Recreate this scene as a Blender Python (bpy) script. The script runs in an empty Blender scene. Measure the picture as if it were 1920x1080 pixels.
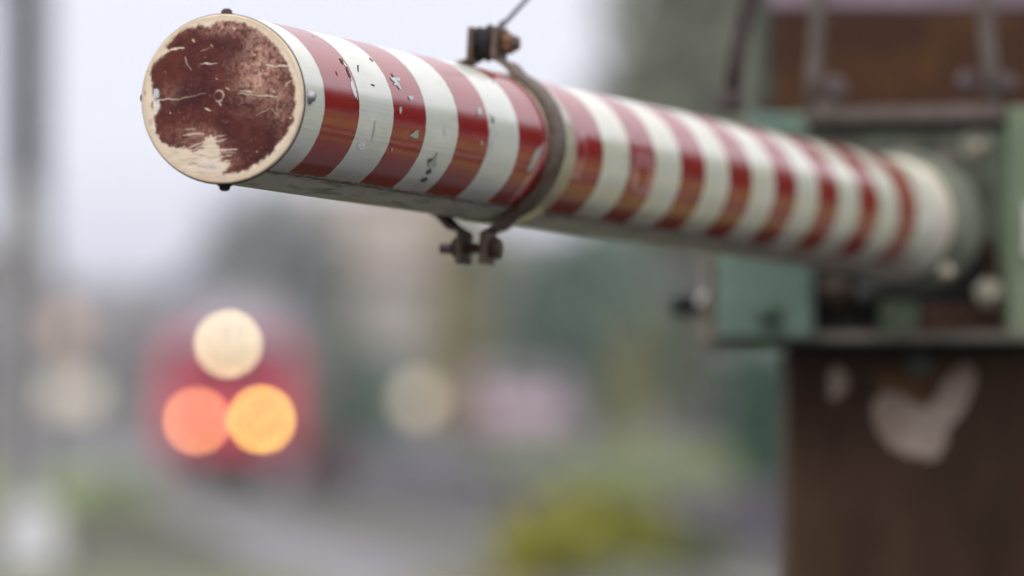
import bpy, bmesh, math, random
import numpy as np
from mathutils import Vector, Matrix

# ------------------------------------------------------------------ camera, world, sun, exposure
sc = bpy.context.scene
F = 13489.2                       # focal length in pixels of the 1920 wide picture
H_CAM = 1.0
PITCH = math.atan(294.0 / F)
cam_d = bpy.data.cameras.new('camera')
cam = bpy.data.objects.new('camera', cam_d)
sc.collection.objects.link(cam)
cam.location = (0, 0, H_CAM)
cam.rotation_euler = (math.radians(90) + PITCH, 0, 0)
cam_d.sensor_width = 36.0
cam_d.lens = F * 36.0 / 1920.0
cam_d.clip_start = 0.1
cam_d.clip_end = 6000
cam_d.dof.use_dof = True
cam_d.dof.focus_distance = 5.26
cam_d.dof.aperture_fstop = cam_d.lens / 51.8
sc.camera = cam

world = bpy.data.worlds.new('World')
sc.world = world
world.use_nodes = True
wn, wl = world.node_tree.nodes, world.node_tree.links
wn.clear()
SUN_EL, SUN_ROT = math.radians(42), math.radians(205)
sky = wn.new('ShaderNodeTexSky')
sky.sky_type = 'NISHITA'
sky.sun_disc = False
sky.sun_elevation = SUN_EL
sky.sun_rotation = SUN_ROT
tc = wn.new('ShaderNodeTexCoord')
sx = wn.new('ShaderNodeSeparateXYZ')
wl.new(tc.outputs['Generated'], sx.inputs[0])
rampw = wn.new('ShaderNodeValToRGB')           # overcast deck: pale lilac grey, brighter overhead
rampw.color_ramp.elements[0].position = 0.0
rampw.color_ramp.elements[0].color = (5.6, 5.7, 6.9, 1)
rampw.color_ramp.elements[1].position = 0.75
rampw.color_ramp.elements[1].color = (18.0, 17.7, 17.6, 1)
for ps_, cc_ in ((0.018, (7.0, 7.1, 8.5, 1)), (0.042, (10.0, 10.1, 11.5, 1)), (0.25, (11.7, 11.6, 12.2, 1))):
    e_ = rampw.color_ramp.elements.new(ps_)
    e_.color = cc_
wl.new(sx.outputs['Z'], rampw.inputs[0])
cn = wn.new('ShaderNodeTexNoise')
cn.inputs['Scale'].default_value = 2.2
cn.inputs['Detail'].default_value = 4
mpc = wn.new('ShaderNodeMapping')
mpc.inputs['Scale'].default_value = (1, 1, 2.6)
wl.new(tc.outputs['Generated'], mpc.inputs[0])
wl.new(mpc.outputs[0], cn.inputs['Vector'])
cr = wn.new('ShaderNodeMapRange')
cr.inputs['From Min'].default_value = 0.3
cr.inputs['From Max'].default_value = 0.7
cr.inputs['To Min'].default_value = 0.90
cr.inputs['To Max'].default_value = 1.06
wl.new(cn.outputs['Fac'], cr.inputs['Value'])
cm = wn.new('ShaderNodeVectorMath')
cm.operation = 'SCALE'
wl.new(rampw.outputs['Color'], cm.inputs[0])
wl.new(cr.outputs[0], cm.inputs['Scale'])
mixw = wn.new('ShaderNodeMixRGB')
mixw.inputs['Fac'].default_value = 0.93
wl.new(sky.outputs[0], mixw.inputs[1])
wl.new(cm.outputs[0], mixw.inputs[2])
bg = wn.new('ShaderNodeBackground')
bg.inputs['Strength'].default_value = 0.10
wl.new(mixw.outputs[0], bg.inputs[0])
wo = wn.new('ShaderNodeOutputWorld')
wl.new(bg.outputs[0], wo.inputs[0])

sun_d = bpy.data.lights.new('sun', 'SUN')
sun_d.energy = 1.0
sun_d.angle = math.radians(14)
sun_d.color = (1.0, 0.94, 0.86)
sun = bpy.data.objects.new('sun', sun_d)
sc.collection.objects.link(sun)
sdir = Vector((math.sin(SUN_ROT) * math.cos(SUN_EL), math.cos(SUN_ROT) * math.cos(SUN_EL), math.sin(SUN_EL)))
sun.rotation_euler = sdir.to_track_quat('Z', 'Y').to_euler()

sc.view_settings.view_transform = 'Standard'
sc.view_settings.look = 'None'
sc.view_settings.gamma = 1
sc.view_settings.exposure = 0.0
sc.cycles.use_adaptive_sampling = False
sc.cycles.use_denoising = True
sc.cycles.sample_clamp_indirect = 8
sc.cycles.max_bounces = 6
sc.cycles.caustics_reflective = False
sc.cycles.caustics_refractive = False

# ------------------------------------------------------------------ helpers
C = sc.collection
RT = Vector((1, 0, 0))
FW = Vector((0, math.cos(PITCH), math.sin(PITCH)))
UP = Vector((0, -math.sin(PITCH), math.cos(PITCH)))
CAM = Vector((0, 0, H_CAM))

def ray(px, py):
    return FW + RT * ((px - 960) / F) + UP * ((540 - py) / F)

def W(px, py, d):
    """world point seen at photo pixel (px, py) at camera depth d"""
    return CAM + ray(px, py) * d

def WY(px, py, Y):
    r_ = ray(px, py)
    return CAM + r_ * (Y / r_.y)

def GX(px, d):
    return (px - 960) / F * d

def tag(o, label=None, cat=None, group=None, kind=None):
    if label: o['label'] = label
    if cat: o['category'] = cat
    if group: o['group'] = group
    if kind: o['kind'] = kind
    return o

def empty(name, loc=(0, 0, 0), rz=0.0):
    o = bpy.data.objects.new(name, None)
    o.empty_display_size = 0.1
    o.location = loc
    o.rotation_euler = (0, 0, rz)
    C.objects.link(o)
    return o

def link(name, me, parent=None, mats=None, loc=None):
    o = bpy.data.objects.new(name, me)
    C.objects.link(o)
    if mats is not None and len(me.materials) == 0:
        for m in (mats if isinstance(mats, (list, tuple)) else [mats]):
            me.materials.append(m)
    if parent is not None:
        o.parent = parent
    if loc is not None:
        o.location = loc
    return o

def copy_tree(o, parent=None):
    c = o.copy()
    C.objects.link(c)
    if parent is not None:
        c.parent = parent
    for ch in [x for x in bpy.data.objects if x.parent == o]:
        copy_tree(ch, c)
    return c

class MB:
    """collects shapes and links them as ONE mesh object"""
    def __init__(s):
        s.bm = bmesh.new()
        s.mi = 0
    def _faces(s, fs, smooth=False):
        for f in fs:
            f.material_index = s.mi
            f.smooth = smooth
    def hexa(s, P, bevel=0.0):
        v = [s.bm.verts.new(p) for p in P]
        q = [(0, 3, 2, 1), (4, 5, 6, 7), (0, 1, 5, 4), (1, 2, 6, 5), (2, 3, 7, 6), (3, 0, 4, 7)]
        fs = [s.bm.faces.new([v[i] for i in k]) for k in q]
        s._faces(fs)
        if bevel > 0:
            es = list({e for f in fs for e in f.edges})
            r = bmesh.ops.bevel(s.bm, geom=es, offset=bevel, segments=2, affect='EDGES', profile=0.6)
            s._faces(r['faces'])
        return s
    def box(s, x0, x1, y0, y1, z0, z1, bevel=0.0, M=None):
        P = [Vector(p) for p in ((x0, y0, z0), (x1, y0, z0), (x1, y1, z0), (x0, y1, z0), (x0, y0, z1), (x1, y0, z1), (x1, y1, z1), (x0, y1, z1))]
        if M is not None:
            P = [M @ p for p in P]
        return s.hexa(P, bevel)
    def pbox(s, px0, py0, px1, py1, d, depth, bevel=0.003):
        """box whose front face fills a pixel rectangle at depth d"""
        x0, x1 = GX(px0, d), GX(px1, d)
        z1, z0 = WY(960, py0, d).z, WY(960, py1, d).z
        return s.box(x0, x1, d, d + depth, z0, z1, bevel)
    def ring(s, c, u, v, r, n):
        return [s.bm.verts.new(c + u * (r * math.cos(2 * math.pi * i / n)) + v * (r * math.sin(2 * math.pi * i / n))) for i in range(n)]
    def lathe(s, c, axis, prof, n=24, smooth=True):
        """prof: list of (distance along axis, radius)"""
        axis = Vector(axis).normalized()
        u = axis.orthogonal().normalized()
        v = axis.cross(u)
        rs = []
        for (h, r) in prof:
            rs.append(s.ring(Vector(c) + axis * h, u, v, max(r, 1e-5), n))
        for a, b in zip(rs, rs[1:]):
            fs = [s.bm.faces.new((a[i], a[(i + 1) % n], b[(i + 1) % n], b[i])) for i in range(n)]
            s._faces(fs, smooth)
        s._faces([s.bm.faces.new(list(reversed(rs[0]))), s.bm.faces.new(rs[-1])])
        return s
    def cyl(s, p0, p1, r0, r1=None, n=20, smooth=True):
        p0, p1 = Vector(p0), Vector(p1)
        r1 = r0 if r1 is None else r1
        return s.lathe(p0, p1 - p0, [(0, r0), ((p1 - p0).length, r1)], n, smooth)
    def tube(s, pts, r, n=10):
        pts = [Vector(p) for p in pts]
        rs = []
        u = None
        for i, p in enumerate(pts):
            t = (pts[min(i + 1, len(pts) - 1)] - pts[max(i - 1, 0)]).normalized()
            if u is None:
                u = t.orthogonal().normalized()
            u = (u - t * u.dot(t)).normalized()
            rr = r[i] if isinstance(r, (list, tuple)) else r
            rs.append(s.ring(p, u, t.cross(u), rr, n))
        for a, b in zip(rs, rs[1:]):
            s._faces([s.bm.faces.new((a[i], a[(i + 1) % n], b[(i + 1) % n], b[i])) for i in range(n)], True)
        s._faces([s.bm.faces.new(list(reversed(rs[0]))), s.bm.faces.new(rs[-1])])
        return s
    def strap(s, pts, nrm, wid, th):
        """flat bar following pts; nrm(i): thickness direction, wid: width vector (constant)"""
        prev = None
        first = None
        for i, p in enumerate(pts):
            n = nrm(i)
            w = wid
            q = [s.bm.verts.new(p - w / 2 - n * th / 2), s.bm.verts.new(p + w / 2 - n * th / 2),
                 s.bm.verts.new(p + w / 2 + n * th / 2), s.bm.verts.new(p - w / 2 + n * th / 2)]
            if prev:
                s._faces([s.bm.faces.new((prev[k], prev[(k + 1) % 4], q[(k + 1) % 4], q[k])) for k in range(4)])
            else:
                first = q
            prev = q
        s._faces([s.bm.faces.new(list(reversed(first))), s.bm.faces.new(prev)])
        return s
    def prism(s, pts, ext):
        """closed polygon pts extruded by vector ext"""
        a = [s.bm.verts.new(p) for p in pts]
        b = [s.bm.verts.new(Vector(p) + ext) for p in pts]
        n = len(a)
        fs = [s.bm.faces.new(list(reversed(a))), s.bm.faces.new(b)]
        fs += [s.bm.faces.new((a[i], a[(i + 1) % n], b[(i + 1) % n], b[i])) for i in range(n)]
        s._faces(fs)
        return s
    def build(s, name, mats, parent=None, rel=True, recalc=True):
        if recalc:
            bmesh.ops.recalc_face_normals(s.bm, faces=s.bm.faces)
        me = bpy.data.meshes.new(name)
        s.bm.to_mesh(me)
        s.bm.free()
        o = link(name, me, parent, mats)
        if parent is not None and rel:
            bpy.context.view_layer.update()
            m = parent.matrix_world
            p = parent
            # parent chain made only of translations / z rotations
            mw = Matrix.Identity(4)
            while p is not None:
                mw = p.matrix_basis @ mw
                p = p.parent
            me.transform(mw.inverted())
        return o

def material(name, base, rough=0.6, metal=0.0, var=0.0, scale=8.0, col2=None, bump=0.0, bscale=60.0, coat=0.0, crough=0.1, spec=0.3, emit=None, estr=0.0, stretch=None, fac=(0.4, 0.6)):
    m = bpy.data.materials.new(name)
    m.use_nodes = True
    nt = m.node_tree
    N, L = nt.nodes, nt.links
    b = N['Principled BSDF']
    b.inputs['Base Color'].default_value = (*base, 1)
    b.inputs['Roughness'].default_value = rough
    b.inputs['Metallic'].default_value = metal
    b.inputs['Specular IOR Level'].default_value = spec
    b.inputs['Coat Weight'].default_value = coat
    b.inputs['Coat Roughness'].default_value = crough
    tcn = N.new('ShaderNodeTexCoord')
    mp = N.new('ShaderNodeMapping')
    L.new(tcn.outputs['Object'], mp.inputs[0])
    if stretch:
        mp.inputs['Scale'].default_value = stretch
    n1 = N.new('ShaderNodeTexNoise')
    n1.inputs['Scale'].default_value = scale
    n1.inputs['Detail'].default_value = 6
    n1.inputs['Roughness'].default_value = 0.65
    L.new(mp.outputs[0], n1.inputs['Vector'])
    mr = N.new('ShaderNodeMapRange')
    mr.inputs['From Min'].default_value = fac[0]
    mr.inputs['From Max'].default_value = fac[1]
    L.new(n1.outputs['Fac'], mr.inputs['Value'])
    mx = N.new('ShaderNodeMixRGB')
    c2 = col2 if col2 else tuple(min(1, c * (1 - var)) for c in base)
    mx.inputs[1].default_value = (*base, 1)
    mx.inputs[2].default_value = (*c2, 1)
    L.new(mr.outputs[0], mx.inputs['Fac'])
    L.new(mx.outputs[0], b.inputs['Base Color'])
    if bump:
        n2 = N.new('ShaderNodeTexNoise')
        n2.inputs['Scale'].default_value = bscale
        n2.inputs['Detail'].default_value = 5
        L.new(mp.outputs[0], n2.inputs['Vector'])
        bp = N.new('ShaderNodeBump')
        bp.inputs['Strength'].default_value = bump
        bp.inputs['Distance'].default_value = 0.01
        L.new(n2.outputs['Fac'], bp.inputs['Height'])
        L.new(bp.outputs[0], b.inputs['Normal'])
    if emit:
        b.inputs['Emission Color'].default_value = (*emit, 1)
        b.inputs['Emission Strength'].default_value = estr
    return m

# ------------------------------------------------------------------ materials
M_ground = material('earth', (0.14, 0.135, 0.145), 0.95, var=0.35, scale=0.35, col2=(0.10, 0.115, 0.08), bump=0.3, bscale=20)
M_grass = material('grass_blades', (0.15, 0.155, 0.05), 0.9, scale=0.5, col2=(0.12, 0.12, 0.04), bump=0.5, bscale=60)
M_weedy = material('weedy_ballast', (0.155, 0.135, 0.045), 0.95, scale=1.5, col2=(0.12, 0.12, 0.04), bump=0.8, bscale=30)
M_palecon2 = material('platform_concrete', (.44, .44, .50), .9, var=.2, scale=1)
M_dark_ballast = material('dark_ballast', (0.018, 0.018, 0.03), 0.9, scale=2, var=.4, bump=.5)
M_olive = material('olive_earth', (0.085, 0.085, 0.055), 0.95, scale=1, var=.4, bump=0.5, bscale=30)
M_grassb = material('bank_grass', (0.16, 0.225, 0.055), 0.9, scale=0.8, col2=(0.13, 0.16, 0.07), bump=0.5, bscale=60)
M_darkearth = material('dark_violet_earth', (0.045, 0.035, 0.055), 0.95, scale=1, col2=(0.07, 0.06, 0.07), bump=0.5, bscale=30)
M_asphalt = material('asphalt', (0.055, 0.054, 0.058), 0.85, var=0.25, scale=3, bump=0.3, bscale=300)
M_pale_paving = material('pale_paving', (0.27, 0.27, 0.32), 0.85, var=0.25, scale=0.6, bump=0.2)
M_ballast = material('ballast', (0.26, 0.24, 0.28), 0.95, scale=30, col2=(0.17, 0.155, 0.17), bump=1.0, bscale=30)
M_rail = material('rail_steel', (0.30, 0.28, 0.27), 0.35, metal=0.9, var=0.3, scale=5)
M_sleeper = material('sleeper_concrete', (0.24, 0.23, 0.21), 0.9, var=0.3, scale=4)
M_rust = material('rusty_steel', (0.085, 0.045, 0.030), 0.5, metal=0.15, scale=55, col2=(0.13, 0.10, 0.08), bump=0.35, bscale=260)
M_rust_dark = material('dark_rusty_steel', (0.035, 0.022, 0.018), 0.6, metal=0.2, scale=60, col2=(0.07, 0.04, 0.028), bump=0.3, bscale=240)
M_rubber = material('black_rubber', (0.015, 0.014, 0.018), 0.7, var=0.4, scale=80, bump=0.2, bscale=300)
M_nutrust = material('rusty_nut', (0.22, 0.12, 0.065), 0.5, metal=0.1, scale=90, col2=(0.12, 0.055, 0.03), bump=.3, bscale=250, fac=(.35, .65))
M_brass = material('yellowed_zinc', (0.32, 0.24, 0.13), 0.45, metal=0.5, scale=70, col2=(0.18, 0.10, 0.05), bump=0.2, bscale=200)
M_zinc = material('zinc_plated', (0.45, 0.45, 0.47), 0.35, metal=0.7, scale=60, col2=(0.28, 0.24, 0.2))
M_cable = material('steel_cable', (0.07, 0.075, 0.09), 0.5, metal=0.4, var=0.4, scale=200)
M_green = material('green_machine_paint', (0.155, 0.235, 0.185), 0.45, scale=9, col2=(0.115, 0.175, 0.145), bump=0.1, bscale=80)
M_green2 = material('light_green_paint', (0.20, 0.25, 0.16), 0.5, scale=9, col2=(0.14, 0.19, 0.12), bump=0.1, bscale=80)
M_greygreen = material('grey_green_steel', (0.12, 0.14, 0.11), 0.5, metal=0.0, scale=16, col2=(0.06, 0.055, 0.045), bump=0.2, bscale=90)
M_brownbox = material('rusty_brown_plate', (0.052, 0.022, 0.013), 0.65, spec=0.15, scale=5, col2=(0.14, 0.062, 0.018), bump=0.2, bscale=90, fac=(0.45, 0.7))
M_lilac = material('lilac_grey', (0.24, 0.18, 0.22), 0.55, scale=8, col2=(0.17, 0.13, 0.15))
M_nut = material('dull_nut_steel', (0.14, 0.11, 0.12), 0.55, metal=.2, scale=40, col2=(0.08, 0.06, 0.06))
M_greysteel = material('weathered_grey_steel', (0.15, 0.12, 0.11), 0.55, metal=0.1, scale=25, col2=(0.10, 0.08, 0.07), bump=0.2, bscale=120)
M_black = material('greasy_steel_and_shade', (0.012, 0.011, 0.011), 0.5, var=0.4, scale=30)  # black steel, also the shade under the bottom plate and in the recess
M_post = material('brown_painted_post', (0.042, 0.021, 0.013), 0.7, spec=0.12, scale=5, col2=(0.074, 0.043, 0.024), bump=0.15, bscale=60, stretch=(2.2, 2.2, 0.8), fac=(.35, .62))
M_chip = material('bare_primer', (0.46, 0.37, 0.30), 0.8, scale=18, col2=(0.30, 0.22, 0.16), bump=.4, bscale=90)
M_white = material('white_paint', (0.78, 0.78, 0.80), 0.6, var=0.15, scale=8)

# ------------------------------------------------------------------ the arm's frame
p_fit = (-0.20625956, 0.13450743, 5.11642894, 0.26650629, 0.02908476)
S0, SP = 0.0526034, 0.08839172
def camdir(x, y, z):
    return RT * x + UP * y + FW * z
TIP = CAM + camdir(*p_fit[:3])
th, ph = p_fit[3], p_fit[4]
AX = camdir(math.sin(th) * math.cos(ph), -math.sin(ph), math.cos(th) * math.cos(ph)).normalized()
UZ = (Vector((0, 0, 1)) - AX * AX.z).normalized()       # up across the arm
UX = AX.cross(UZ).normalized()
if UX.x < 0:
    UX = -UX                                             # to the right / visible flank
R = 0.06
S_END = 2.25
def P_arm(s, phi, r):
    """phi measured from the visible right flank (0) up to the top (90 deg)"""
    return TIP + AX * s + (UX * math.cos(phi) + UZ * math.sin(phi)) * r

def cyl_hit(px, py, r=R):
    o = CAM - TIP
    d = ray(px, py)
    d2 = d - AX * d.dot(AX)
    o2 = o - AX * o.dot(AX)
    a, b, c = d2.dot(d2), 2 * d2.dot(o2), o2.dot(o2) - r * r
    q = max(b * b - 4 * a * c, 0)
    t = (-b - math.sqrt(q)) / (2 * a)
    p = o + d * t
    s = p.dot(AX)
    return s, math.atan2(p.dot(UZ), p.dot(UX))

def disc_hit(px, py):
    d = ray(px, py)
    t = (TIP - CAM).dot(AX) / d.dot(AX)
    p = CAM + d * t - TIP
    return p.dot(UX), p.dot(UZ)

# ------------------------------------------------------------------ barrier arm
arm = empty('level_crossing_barrier', P_arm(S_END, 0, 0))
tag(arm, 'red and white striped level crossing barrier arm with a worn brown end cap', 'barrier')

def grid_mesh(name, nu, nv, fn, mats, uvfn, closed=False, smooth=True, parent=None, midx=None):
    verts, faces, uvs = [], [], []
    for i in range(nu + 1):
        for j in range(nv + 1):
            verts.append(fn(i / nu, j / nv))
    for i in range(nu):
        for j in range(nv):
            faces.append((i * (nv + 1) + j, (i + 1) * (nv + 1) + j, (i + 1) * (nv + 1) + j + 1, i * (nv + 1) + j + 1))
    me = bpy.data.meshes.new(name)
    me.from_pydata([tuple(v) for v in verts], [], faces)
    uvl = me.uv_layers.new(name='UVMap')
    uvv = [uvfn((k // (nv + 1)) / nu, (k % (nv + 1)) / nv) for k in range(len(verts))]
    for l in me.loops:
        uvl.data[l.index].uv = uvv[l.vertex_index]
    for f in me.polygons:
        f.use_smooth = smooth
    me.transform(Matrix.Translation(-arm.location))
    return link(name, me, parent, mats)

# aluminium tube material: dirty white with dark creases along the underside
def tube_mat():
    m = bpy.data.materials.new('dirty_white_tube')
    m.use_nodes = True
    N, L = m.node_tree.nodes, m.node_tree.links
    b = N['Principled BSDF']
    b.inputs['Roughness'].default_value = 0.42
    uv = N.new('ShaderNodeUVMap')
    mp = N.new('ShaderNodeMapping')
    mp.inputs['Scale'].default_value = (7, 60, 1)
    mp.inputs['Rotation'].default_value = (0, 0, 0.08)
    L.new(uv.outputs[0], mp.inputs[0])
    n = N.new('ShaderNodeTexNoise')
    n.inputs['Scale'].default_value = 1.6
    n.inputs['Detail'].default_value = 9
    n.inputs['Roughness'].default_value = 0.7
    n.inputs['Distortion'].default_value = 0.8
    L.new(mp.outputs[0], n.inputs['Vector'])
    r = N.new('ShaderNodeValToRGB')
    e = r.color_ramp.elements
    e[0].position, e[0].color = 0.30, (0.06, 0.05, 0.035, 1)
    e[1].position, e[1].color = 0.50, (0.62, 0.58, 0.49, 1)
    x = e.new(0.42); x.color = (0.40, 0.36, 0.28, 1)
    x = e.new(0.7); x.color = (0.70, 0.67, 0.60, 1)
    L.new(n.outputs['Fac'], r.inputs[0])
    L.new(r.outputs[0], b.inputs['Base Color'])
    return m
M_tube = tube_mat()

def film_mat():
    m = bpy.data.materials.new('reflective_film')
    m.use_nodes = True
    N, L = m.node_tree.nodes, m.node_tree.links
    b = N['Principled BSDF']
    b.inputs['Specular IOR Level'].default_value = 0.0
    uv = N.new('ShaderNodeUVMap')
    sp = N.new('ShaderNodeSeparateXYZ')
    L.new(uv.outputs[0], sp.inputs[0])
    def math_(op, a, bb=None, c=None):
        n = N.new('ShaderNodeMath'); n.operation = op
        for i, v in enumerate((a, bb, c)):
            if v is None: continue
            if isinstance(v, (int, float)): n.inputs[i].default_value = v
            else: L.new(v, n.inputs[i])
        return n.outputs[0]
    # slightly uneven cut of each stripe
    wob = N.new('ShaderNodeTexNoise'); wob.inputs['Scale'].default_value = 14; wob.inputs['Detail'].default_value = 3
    L.new(uv.outputs[0], wob.inputs['Vector'])
    fine = N.new('ShaderNodeTexNoise'); fine.inputs['Scale'].default_value = 420; fine.inputs['Detail'].default_value = 4
    L.new(uv.outputs[0], fine.inputs['Vector'])
    s = math_('ADD', sp.outputs[0], math_('MULTIPLY', math_('SUBTRACT', wob.outputs['Fac'], 0.5), 0.003))
    s = math_('ADD', s, math_('MULTIPLY', math_('SUBTRACT', fine.outputs['Fac'], 0.5), 0.0012))
    k = math_('DIVIDE', math_('SUBTRACT', s, S0), 2 * SP)
    fr = math_('FRACT', math_('ADD', k, 10.0))
    red = math_('LESS_THAN', fr, 0.49)
    # dark dirty seam at each joint
    d1 = math_('MINIMUM', fr, math_('SUBTRACT', 1.0, fr))
    d2 = math_('ABSOLUTE', math_('SUBTRACT', fr, 0.49))
    dd = math_('MINIMUM', d1, d2)
    seamn = N.new('ShaderNodeTexNoise'); seamn.inputs['Scale'].default_value = 90; seamn.inputs['Detail'].default_value = 3
    L.new(uv.outputs[0], seamn.inputs['Vector'])
    seam = math_('MULTIPLY', math_('LESS_THAN', dd, 0.0045), math_('GREATER_THAN', seamn.outputs['Fac'], 0.47))
    # colours with fading
    mpd = N.new('ShaderNodeMapping'); mpd.inputs['Scale'].default_value = (6, 22, 1)
    L.new(uv.outputs[0], mpd.inputs[0])
    dn = N.new('ShaderNodeTexNoise'); dn.inputs['Scale'].default_value = 2.2; dn.inputs['Detail'].default_value = 8; dn.inputs['Roughness'].default_value = 0.7
    L.new(mpd.outputs[0], dn.inputs['Vector'])
    def mix(f, a, c):
        x = N.new('ShaderNodeMixRGB')
        for i, v in ((0, f), (1, a), (2, c)):
            if isinstance(v, tuple): x.inputs[i].default_value = (*v, 1)
            elif isinstance(v, (int, float)): x.inputs[i].default_value = v
            else: L.new(v, x.inputs[i])
        return x.outputs[0]
    mrd = N.new('ShaderNodeMapRange'); mrd.inputs['From Min'].default_value = 0.35; mrd.inputs['From Max'].default_value = 0.75
    L.new(dn.outputs['Fac'], mrd.inputs['Value'])
    redc = mix(mrd.outputs[0], (0.33, 0.004, 0.010), (0.24, 0.005, 0.008))
    whc = mix(mrd.outputs[0], (0.75, 0.77, 0.70), (0.62, 0.63, 0.55))
    # dark streak scratches on the film
    mps = N.new('ShaderNodeMapping'); mps.inputs['Scale'].default_value = (260, 30, 1); mps.inputs['Rotation'].default_value = (0, 0, 0.35)
    L.new(uv.outputs[0], mps.inputs[0])
    scn = N.new('ShaderNodeTexNoise'); scn.inputs['Scale'].default_value = 1.0; scn.inputs['Detail'].default_value = 3
    L.new(mps.outputs[0], scn.inputs['Vector'])
    scr = math_('GREATER_THAN', scn.outputs['Fac'], 0.80)
    col = mix(red, whc, redc)
    col = mix(math_('MULTIPLY', scr, 0.5), col, (0.22, 0.2, 0.18))
    # yellowed grubby blotches behind the clamp
    far = math_('MULTIPLY', math_('GREATER_THAN', sp.outputs[0], 0.75), mrd.outputs[0])
    col = mix(math_('MULTIPLY', math_('MULTIPLY', far, 0.8), math_('SUBTRACT', 1.0, red)), col, (0.74, 0.68, 0.45))
    col = mix(math_('MULTIPLY', seam, 0.85), col, (0.04, 0.02, 0.02))
    # film colour turns darker and browner towards its lower edge, broken by noise
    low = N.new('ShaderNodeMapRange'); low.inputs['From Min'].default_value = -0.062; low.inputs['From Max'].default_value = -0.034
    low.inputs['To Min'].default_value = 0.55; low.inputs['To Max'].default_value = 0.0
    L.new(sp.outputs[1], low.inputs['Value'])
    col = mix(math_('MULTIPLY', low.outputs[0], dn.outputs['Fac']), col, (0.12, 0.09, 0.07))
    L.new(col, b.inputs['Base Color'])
    b.inputs['Roughness'].default_value = 0.38
    b.inputs['Coat Weight'].default_value = 0.88
    b.inputs['Coat IOR'].default_value = 1.8
    rr = N.new('ShaderNodeMapRange'); rr.inputs['To Min'].default_value = 0.08; rr.inputs['To Max'].default_value = 0.17
    L.new(dn.outputs['Fac'], rr.inputs['Value'])
    L.new(rr.outputs[0], b.inputs['Coat Roughness'])
    # the film's fine ribs, along the arm
    wv = N.new('ShaderNodeTexWave'); wv.bands_direction = 'Y'; wv.inputs['Scale'].default_value = 90
    L.new(uv.outputs[0], wv.inputs['Vector'])
    bp = N.new('ShaderNodeBump'); bp.inputs['Strength'].default_value = 0.06; bp.inputs['Distance'].default_value = 0.0006
    L.new(wv.outputs['Fac'], bp.inputs['Height'])
    bp2 = N.new('ShaderNodeBump'); bp2.inputs['Strength'].default_value = 0.10; bp2.inputs['Distance'].default_value = 0.004
    L.new(wob.outputs['Fac'], bp2.inputs['Height'])
    L.new(bp.outputs[0], bp2.inputs['Normal'])
    L.new(bp2.outputs[0], b.inputs['Normal'])
    return m
M_film = film_mat()

TWO = 2 * math.pi
# bare tube
grid_mesh('tube', 90, 96, lambda a, b: P_arm(0.002 + a * (S_END - 0.004), -b * TWO, R),
          [M_tube], lambda a, b: (a * S_END, b * TWO * R), parent=arm)
# the film: from the far side over the top and down to a line on the near flank
PH_LO, PH_HI = math.radians(-57), math.radians(215)
def film(s0, s1, nm):
    def fn(a, b):
        return P_arm(s0 + a * (s1 - s0), PH_HI + (PH_LO - PH_HI) * b, R + 0.0006)
    return grid_mesh(nm, max(8, int((s1 - s0) * 60)), 90, fn, [M_film],
                     lambda a, b: (s0 + a * (s1 - s0), (PH_HI + (PH_LO - PH_HI) * b) * R), parent=arm)
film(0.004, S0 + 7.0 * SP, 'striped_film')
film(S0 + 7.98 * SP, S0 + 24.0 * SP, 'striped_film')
# seam of dirt under the film's edge
M_seam = material('seam_dirt', (0.05, 0.04, 0.03), 0.9, scale=200, col2=(0.16, 0.14, 0.11))
mb = MB()
rng = random.Random(4)
for (a, b) in ((0.006, 0.73), (0.77, 2.2)):
    n = int((b - a) / 0.006)
    pts = [P_arm(a + (b - a) * i / n, PH_LO - 0.004 + rng.uniform(-0.012, 0.012), R + 0.0006) for i in range(n + 1)]
    mb.tube(pts, [0.0007 + rng.random() * 0.0009 for _ in pts], 6)
mb.build('film_seam', [M_seam], arm)

# ---- end cap: painted disc with wear, traced by hand in disc coordinates
def z1(x, y):                                  # enlargement coordinates -> disc coordinates
    return disc_hit(240 + x / 2.8425, y / 2.8425)
NG = 330
xs = np.linspace(-R, R, NG)
GXX, GYY = np.meshgrid(xs, xs, indexing='ij')
nrng = np.random.RandomState(7)
def vnoise(x, y, cell, seed):
    rs = np.random.RandomState(seed)
    T = rs.rand(256, 256)
    u, v = x / cell + 100, y / cell + 100
    i, j = np.floor(u).astype(int), np.floor(v).astype(int)
    f, g = u - i, v - j
    f, g = f * f * (3 - 2 * f), g * g * (3 - 2 * g)
    q = lambda a, b: T[a % 256, b % 256]
    return (q(i, j) * (1 - f) + q(i + 1, j) * f) * (1 - g) + (q(i, j + 1) * (1 - f) + q(i + 1, j + 1) * f) * g
def fbm(x, y, cell, seed, o=4):
    t, a, s = 0, 1, 0
    for k in range(o):
        t = t + a * vnoise(x, y, cell / 2 ** k, seed + k); s += a; a *= 0.6
    return t / s
def seg_dist(x, y, a, b):
    ax, ay = a; bx, by = b
    dx, dy = bx - ax, by - ay
    t = np.clip(((x - ax) * dx + (y - ay) * dy) / (dx * dx + dy * dy + 1e-12), 0, 1)
    return np.hypot(x - ax - t * dx, y - ay - t * dy), t
def poly_sd(x, y, P):
    """signed distance, negative inside"""
    d = np.full(x.shape, 9.0)
    ins = np.zeros(x.shape, bool)
    n = len(P)
    for i in range(n):
        a, b = P[i], P[(i + 1) % n]
        d = np.minimum(d, seg_dist(x, y, a, b)[0])
        c = ((a[1] > y) != (b[1] > y)) & (x < (b[0] - a[0]) * (y - a[1]) / (b[1] - a[1] + 1e-12) + a[0])
        ins ^= c
    return np.where(ins, -d, d)
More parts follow.
